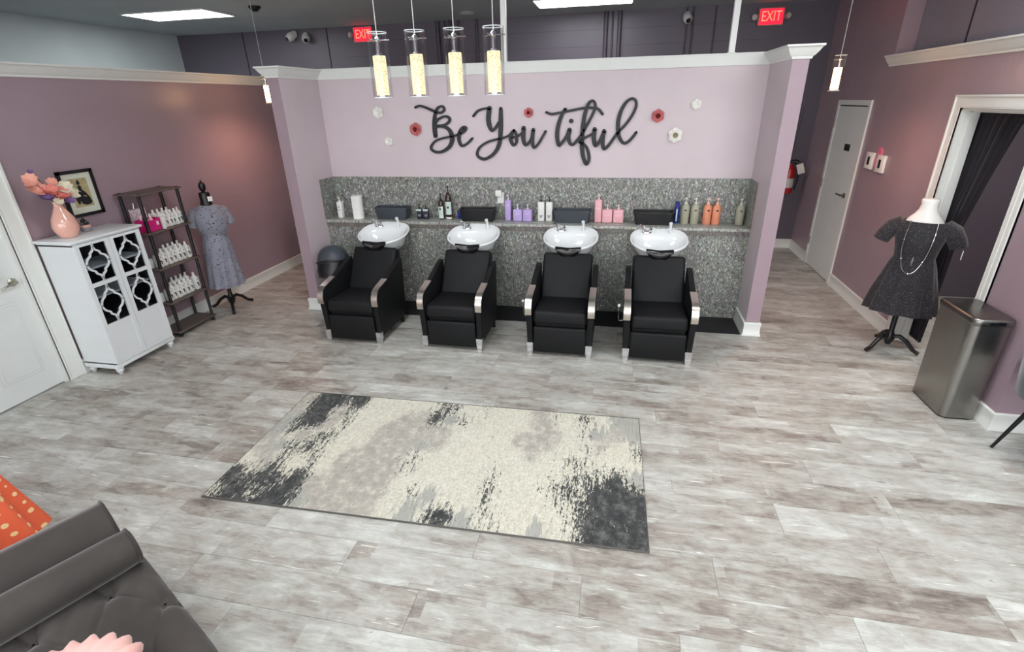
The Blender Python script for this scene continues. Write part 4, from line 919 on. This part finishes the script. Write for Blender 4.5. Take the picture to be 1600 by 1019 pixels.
# ------------------------------------------------------------ dress forms
def loft(mb, rows, n=48, M4=None, cap0=False, cap1=True):
    """rows: (z, rx, ry, pleat_amp, pleat_count, ycentre)"""
    R_ = []
    for z, rx, ry, am, cnt, yc in rows:
        R_.append([(math.cos(a)*rx*(1+am*math.cos(cnt*a+.7*math.sin(2*a))), yc+math.sin(a)*ry*(1+am*math.cos(cnt*a+.7*math.sin(2*a))), z) for a in [2*PI*j/n for j in range(n)]])
    return mb.rings(R_, cap0, cap1, True, M4)
def tripod(t, mt, hub=.17, reach=.27, a0=0.):
    b = MB(); b.lathe([(.02, .05), (.035, .08), (.045, .12), (.032, .15), (.022, .19), (.022, .55)], 16); obj('stand_column', b, mt, t)
    for k in range(3):
        a = a0+2*PI*k/3; d = Vector((math.cos(a), math.sin(a), 0)); p = lambda r_, z: tuple(d*r_+Vector((0, 0, z)))
        b = MB(); b.tube([p(.02, .13), p(.07, .145), p(.13, .11), p(.19, .045), p(.235, .022), p(reach, .020)], [.018, .019, .018, .017, .018, .019], 10); obj('stand_leg', b, mt, t)
f = thing('dress_form', 'black dress form with finial in a lavender print dress', 'dress form', (-4.415, 4.83, 0), math.radians(50))
tripod(f, 'black_wood', reach=.25, a0=.35)
b = MB(); b.lathe([(.075, 1.17), (.062, 1.215), (.052, 1.26), (.055, 1.33), (.05, 1.345), (.02, 1.352)], 20); b.lathe([(.012, 1.35), (.03, 1.375), (.036, 1.41), (.03, 1.44), (.012, 1.455), (.006, 1.475)], 16); obj('neck_finial', b, 'black_wood', f)
b = MB(); loft(b, [(1.215, .06, .055, 0, 1, 0), (1.20, .11, .075, 0, 1, 0), (1.17, .155, .09, 0, 1, 0), (1.10, .175, .115, .0, 1, -.01), (1.02, .165, .135, .01, 14, -.02), (.93, .145, .12, .03, 12, -.01), (.90, .112, .09, .03, 14, 0), (.87, .118, .095, .04, 14, 0), (.80, .14, .115, .05, 13, 0), (.65, .155, .13, .07, 12, 0), (.45, .17, .145, .09, 11, 0), (.29, .182, .155, .10, 11, 0)][::-1]); dr = obj('dress', b, 'lavender_print', f, ang=70)
for s in (-1, 1):
    b = MB(); b.tube([(s*.125, 0, 1.165), (s*.165, -.005, 1.11), (s*.185, -.01, 1.03), (s*.19, -.01, .99)], [.045, .05, .048, .045], 14); obj('sleeve', b, 'lavender_print', dr)
    b = MB(); b.add([(0, -.095, 1.165), (s*.035, -.075, 1.215), (s*.085, -.065, 1.225), (s*.07, -.10, 1.165), (s*.03, -.145, 1.09)], [(0, 1, 2, 3, 4)] if s > 0 else [(4, 3, 2, 1, 0)]); obj('collar', b, 'lavender_print', dr)
for k in range(4): obj('button', MB().lathe([(.008, 0), (.008, .004)], 10, M4=T(.0, -.150+.007*k*(k > 1), 1.10-.065*k) @ RX(PI/2)), 'switch_black', dr)
b = MB(); b.tube([(.114*math.cos(a), .092*math.sin(a), .895) for a in [2*PI*k/28 for k in range(28)]], .010, 6, closed=True); obj('waist_tie', b, 'lavender_print', dr)
obj('price_tag', MB().box(.015, .06, -.062, -.059, 1.255, 1.305), 'tag_white', f)

f = thing('dress_form', 'white dress form in a black brocade dress with long necklace', 'dress form', (2.515, 4.83, 0), math.radians(-27))
tripod(f, 'black_wood', reach=.24, a0=-2.2)
b = MB(); loft(b, [(1.10, .15, .10, 0, 1, 0), (1.16, .142, .098, 0, 1, 0), (1.205, .118, .088, 0, 1, 0), (1.245, .086, .074, 0, 1, 0), (1.28, .066, .064, 0, 1, 0), (1.325, .058, .058, 0, 1, 0), (1.355, .064, .063, 0, 1, 0), (1.368, .058, .056, 0, 1, 0)]); obj('neck_block', b, 'mannequin_white', f, ang=70)
b = MB(); loft(b, [(.385, .262, .175, .085, 11, 0), (.55, .232, .158, .075, 11, 0), (.70, .195, .142, .055, 11, 0), (.82, .165, .125, .03, 11, 0), (.875, .145, .110, .01, 11, 0), (.95, .155, .118, 0, 1, -.01), (1.05, .175, .135, 0, 1, -.015), (1.13, .182, .115, 0, 1, -.005), (1.17, .170, .105, 0, 1, 0), (1.188, .145, .104, 0, 1, 0), (1.184, .138, .099, 0, 1, 0)], cap1=False); dr = obj('dress', b, 'black_brocade', f, ang=70)
for s in (-1, 1):
    b = MB(); b.tube([(s*.14, 0, 1.165), (s*.20, 0, 1.12), (s*.245, -.005, 1.05), (s*.265, -.005, 1.0)], [.055, .068, .066, .062], 14); obj('sleeve', b, 'black_brocade', dr)
nk = [(-.090, -.085, 1.20), (-.098, -.128, 1.10), (-.10, -.140, 1.0), (-.09, -.128, .91), (-.06, -.135, .80), (-.01, -.148, .765), (.035, -.140, .80), (.07, -.130, .90), (.085, -.142, 1.0), (.092, -.132, 1.10), (.090, -.085, 1.20)]
nk = [(x, y_-.012, z) for x, y_, z in catmull(nk, 4)]
n_ = obj('necklace', MB().tube(nk, .0032, 6), 'silver', f)
for k in (6, 13, 20, 27, 34): obj('bead', MB().lathe([(.002, -.009), (.009, 0), (.002, .009)], 10, c=nk[k]), 'silver', n_)
obj('pendant', MB().lathe([(.002, -.05), (.010, -.02), (.008, .0), (.002, .03)], 8, c=(-.005, -.168, .885)), 'silver', n_)
obj('price_tag', MB().box(-.002, .002, -.022, .022, .93, 1.0, T(.30, -.03, -.02)), 'tag_white', f)

f = thing('dress_form', 'orange polka dot dress with a full skirt behind the chaise', 'dress form', (-2.99, 1.18, 0), .5)
tripod(f, 'black_wood', reach=.3)
b = MB(); rows = []
for k in range(15):
    z = .24+.74*k/14; q = 1-(z-.24)/.74; rows.append((z, .13+.205*q**.75, .13+.205*q**.75, .075*q+.008, 11, 0))
rows += [(1.02, .14, .11, 0, 1, 0), (1.12, .18, .13, 0, 1, 0), (1.2, .18, .12, 0, 1, 0), (1.27, .15, .09, 0, 1, 0), (1.30, .08, .07, 0, 1, 0)]
loft(b, rows, 120); o = obj('dress', b, 'orange_polka', f, ang=75)
uvl = o.data.uv_layers.new(name='UVMap'); nn = 120
for poly in o.data.polygons:
    for li in poly.loop_indices:
        vi = o.data.loops[li].vertex_index; jj, rr_ = vi % nn, vi//nn
        if jj == 0 and any((o.data.loops[q].vertex_index % nn) > nn//2 for q in poly.loop_indices): jj = nn
        uvl.data[li].uv = (jj/nn*34, rr_*.95)
b = MB(); b.lathe([(.07, 1.29), (.055, 1.34), (.055, 1.40), (.02, 1.41)], 18); obj('neck_block', b, 'black_wood', f)

# ------------------------------------------------------------ bins and wall fittings
t = thing('waste_bin', 'tall black bin in left corridor behind the wing wall', 'bin', (-4.40, 6.56, 0))
obj('body', MB().lathe([(.13, 0), (.135, .01), (.155, .60), (.15, .61)], 24), 'black_plastic', t); obj('dome_lid', MB().lathe([(.158, .60), (.158, .63), (.13, .70), (.07, .735), (.0, .742)], 24), 'black_plastic', t)
t = thing('step_bin', 'tall stainless steel bin with flat lid beside the doorway', 'bin', (2.493, 3.862, 0), math.radians(1))
def rr(sx, sy, z, r_=.05): return [(cx*(sx-r_)+r_*math.cos(a), cy*(sy-r_)+r_*math.sin(a), z) for (cx, cy, a0) in ((1, 1, 0), (-1, 1, PI/2), (-1, -1, PI), (1, -1, 3*PI/2)) for a in [a0+PI/2*k/5 for k in range(6)]]
b = MB(); b.rings([rr(.118, .205, .012), rr(.124, .212, .735)]); obj('body', b, 'stainless', t, ang=50)
b = MB(); b.rings([rr(.112, .198, 0), rr(.112, .198, .014)]); obj('base_ring', b, 'black_plastic', t)
b = MB(); b.rings([rr(.128, .218, .735), rr(.130, .220, .745), rr(.130, .220, .772), rr(.126, .216, .782), rr(.118, .208, .786)]); obj('lid', b, 'steel_dark', t, ang=50)
obj('sensor', MB().rbox(-.045, .055, -.224, -.216, .748, .772, .003, 1), 'switch_black', t)
for y_, z, lab in ((6.385, 1.505, 'white switch plate beside the corridor door'), (6.12, 1.50, 'white switch plate below the pink sticker')):
    t = thing('switch_plate', lab, 'switch', (XR, y_, z)); obj('plate', MB().rbox(-.028, -.001, -.085, .085, -.085, .085, .006, 2), 'white_plastic', t); obj('rocker', MB().rbox(-.032, -.028, -.024, .024, -.042, .042, .002, 1), 'switch_black', t)
t = thing('pink_hook', 'round pink hook on mauve wall above the switch plates', 'hook', (XR, 6.22, 1.60)); obj('disc', MB().lathe([(.055, 0), (.055, .008), (.04, .012)], 20, M4=T(-.001, 0, 0) @ RY(-PI/2)), 'sticker_pink', t); obj('clip', MB().rbox(-.03, -.001, -.02, .02, -.14, -.05, .006, 2), 'sticker_pink', t)
t = thing('fire_extinguisher', 'red fire extinguisher hanging on plum wall at corridor end', 'extinguisher', (2.40, YBK-.10, .84))
obj('cylinder', MB().lathe([(.06, 0), (.072, .015), (.075, .03), (.075, .32), (.06, .37), (.03, .40), (.025, .42)], 20), 'ext_red', t); obj('label_band', MB().lathe([(.0757, .09), (.0757, .22)], 20, cap0=False, cap1=False), 'ext_label', t)
b = MB(); b.tube([(0, 0, .42), (0, 0, .46), (.05, -.02, .47), (.10, -.03, .455)], .012, 8); obj('valve', b, 'black_metal', t); obj('bracket', MB().box(-.03, .03, .07, .099, .10, .40), 'black_metal', t)
b = MB(); b.tube([(.02, -.02, .44), (.10, -.06, .40), (.11, -.06, .2), (.09, -.05, .06)], .010, 8); obj('hose', b, 'black_rubber', t)
obj('inspection_tag', MB().box(-.045, .045, -.002, .002, -.07, .07, T(.115, -.09, .36) @ RY(-.35)), 'tag_white', t)
tag(obj('hanging_cable', MB().tube([(2.44, YBK-.01, 2.0), (2.43, YBK-.012, 1.7), (2.40, YBK-.012, 1.35)], .012, 6), 'switch_black'), 'black cable running down plum wall above the extinguisher', 'cable')
# curtain in the opening, pulled to one side
def curtain(name, label, left, right, x0, folds):
    t = thing(name, label, 'curtain', (0, 0, 0)); zs = [2.03-.0508*k for k in range(40)]; R_ = []; n_ = 40
    ip = lambda tb, z: np.interp(z, [q[0] for q in tb][::-1], [q[1] for q in tb][::-1])
    for z in zs:
        a, c = ip(left, z), ip(right, z); wd = abs(c-a)
        R_.append([(x0+.028*math.sin(folds*2*PI*j/n_+.4*math.sin(z*3))*min(1, .5+.6*wd), a+(c-a)*j/n_, z) for j in range(n_+1)])
    b = MB(); b.rings(R_, closed=False); o = obj('drape', b, 'curtain', t, ang=80); md = o.modifiers.new('thickness', 'SOLIDIFY'); md.thickness = .004
    obj('rod', MB().tube([(x0, OP0-.1, 2.04), (x0, OP1+.1, 2.04)], .009, 8), 'black_metal', t)
curtain('door_curtain', 'dark plum curtain swept aside in the framed opening', [(2.04, 5.16), (0, 5.16)], [(2.04, 4.46), (1.97, 4.57), (1.76, 4.64), (1.4, 4.76), (1.1, 4.86), (.9, 4.87), (.4, 4.89), (0, 4.90)], 2.815, 7)
o = thing('wall_drape', 'short dark drape at the near jamb of the framed opening', 'curtain', (0, 0, 0))
b = MB(); b.rings([[(2.87+.02*math.sin(j*1.3), 4.02+(.22-.10*min(1, (2.0-z)/1.4))*j/12, z) for j in range(13)] for z in (2.0, 1.7, 1.4, 1.1, .8, .4, .05)], closed=False); q = obj('drape', b, 'curtain', o, ang=80); md = q.modifiers.new('thickness', 'SOLIDIFY'); md.thickness = .004

# ------------------------------------------------------------ chaise with bolster and cushion
CA = math.radians(-26)
t = thing('chaise', 'grey velvet tufted chaise with rolled arm', 'chaise', (-2.091, 1.332, 0), CA)
SL, SD, SH = 1.7, .78, .43       # local x along the seat, local -y toward the viewer
bt = [(x, y_) for k, x in enumerate([.30+.21*i for i in range(8)]) for y_ in ([-.16, -.40, -.64] if k % 2 == 0 else [-.04, -.28, -.52, -.74])]
nx, ny = 200, 96; vs = []
for j in range(ny+1):
    for i in range(nx+1):
        x, y_ = SL*i/nx, -SD+SD*j/ny; ed = min(x+.2, SL-x, -y_, SD+y_); z = SH-.035*math.exp(-max(ed, 0)/.022)
        for bx_, by_ in bt:
            d2 = (x-bx_)**2+(y_-by_)**2; z -= .026*math.exp(-d2/.0020)+.012*math.exp(-d2/.0003)
        fx, fy = (x-.30)/.21, (y_+.16)/.12
        for sg in (1, -1):
            ph = ((fx+sg*fy)*.5) % 1; ph = min(ph, 1-ph); z -= .010*math.exp(-(ph/.035)**2)-.004*math.sin(PI*min(1, ph*2))
        vs.append((x, y_, z))
b = MB(); b.add(vs, [(j*(nx+1)+i, j*(nx+1)+i+1, (j+1)*(nx+1)+i+1, (j+1)*(nx+1)+i) for j in range(ny) for i in range(nx)]); st = obj('seat_top', b, 'velvet', t, ang=80)
for bx_, by_ in bt: obj('button', MB().lathe([(.011, 0), (.010, .004), (.005, .006)], 10, c=(bx_, by_, SH-.036)), 'velvet_piping', st)
obj('seat_base', MB().rbox(-.10, SL, -SD, 0, .14, SH-.03, .02, 3), 'velvet', t)
for x in (0, SL-.12):
    for y_ in (-.10, -SD+.10): obj('leg', MB().lathe([(.014, 0), (.02, .06), (.024, .145)], 12, c=(x, y_, 0)), 'black_wood', t)
b = MB(); ap = [(.05, .15), (.05, .42), (.025, .49), (-.025, .538), (-.09, .562), (-.15, .548), (-.185, .50), (-.175, .45), (-.14, .42), (-.13, .15)]
b.prism(ap, -SD-.01, -.03, lambda a, b_, h_: (a, h_, b_)); arm = obj('arm', b, 'velvet', t, ang=50)
b = MB(); b.tube([(a, -.028, z) for a, z in ap], .007, 6, closed=True); obj('piping', b, 'velvet_piping', arm)
bo = thing('bolster', 'grey velvet bolster pillow lying against the chaise arm', 'cushion', (-2.091, 1.332, 0), CA)
b = MB(); ca = [(.078*math.cos(2*PI*k/28)*1.05, .078*math.sin(2*PI*k/28)) for k in range(28)]; cx_, cz_ = .205, SH+.073
R_ = [[(cx_+a*f, y_, cz_+q*f) for a, q in ca] for y_, f in ((-SD+.02, .55), (-SD+.012, .8), (-SD+.03, .96), (-SD+.10, 1.), (-SD/2, 1.03), (-.10, 1.), (-.03, .96), (-.012, .8), (-.02, .55))]
b.rings(R_); bb = obj('pillow', b, 'velvet', bo, ang=50)
for y_ in (-.022, -SD+.022): obj('piping', MB().tube([(cx_+a*.97, y_, cz_+q*.97) for a, q in ca], .006, 6, closed=True), 'velvet_piping', bb)
cu = thing('round_cushion', 'pale pink ruched round cushion on the chaise seat', 'cushion', (-1.58, .652, SH-.012), .3)
b = MB(); n_ = 132; R_ = []
for q in range(17):
    a = PI*q/16; rad = .05+.165*math.sin(a)**.8; zz = .085-.085*math.cos(a); tw = 1.1*q/16
    R_.append([((rad*(1+.055*math.cos(22*th+9*tw)*math.sin(a)))*math.cos(th), (rad*(1+.055*math.cos(22*th+9*tw)*math.sin(a)))*math.sin(th), zz+.006*math.cos(22*th+9*tw)*math.sin(a)) for th in [2*PI*j/n_ for j in range(n_)]])
b.rings(R_); obj('cover', b, 'cushion_pink', cu, ang=80)
obj('centre_button', MB().lathe([(.03, .166), (.026, .178), (.01, .182)], 16), 'cushion_pink', cu)
# accent chair at the right edge
t = thing('accent_chair', 'dark teal upholstered chair with splayed black legs by wall corner', 'chair', (2.80, 3.20, 0), math.radians(200))
b = MB(); loft(b, [(.40, .24, .24, 0, 1, 0), (.42, .27, .27, 0, 1, 0), (.47, .28, .28, 0, 1, 0), (.49, .25, .25, 0, 1, 0)], 32, cap0=True); obj('seat', b, 'teal_velvet', t)
R_ = []
for k in range(15):
    a = -.25*PI+1.5*PI*k/14-.25*PI; hgt = .64+.20*math.sin(PI*k/14)**1.5; c, s_ = math.cos(a), math.sin(a)
    R_.append([(.27*c, .27*s_, .42), (.31*c, .31*s_, .44), (.335*c, .335*s_, hgt-.02), (.32*c, .32*s_, hgt), (.29*c, .29*s_, hgt-.02), (.25*c, .25*s_, .46)])
obj('backrest', MB().rings(R_), 'teal_velvet', t, ang=60)
for sx in (-1, 1):
    for sy in (-1, 1): obj('leg', MB().tube([(sx*.13, sy*.13, .42), (sx*.215, sy*.215, 0.006)], [.016, .009], 10), 'black_metal', t)
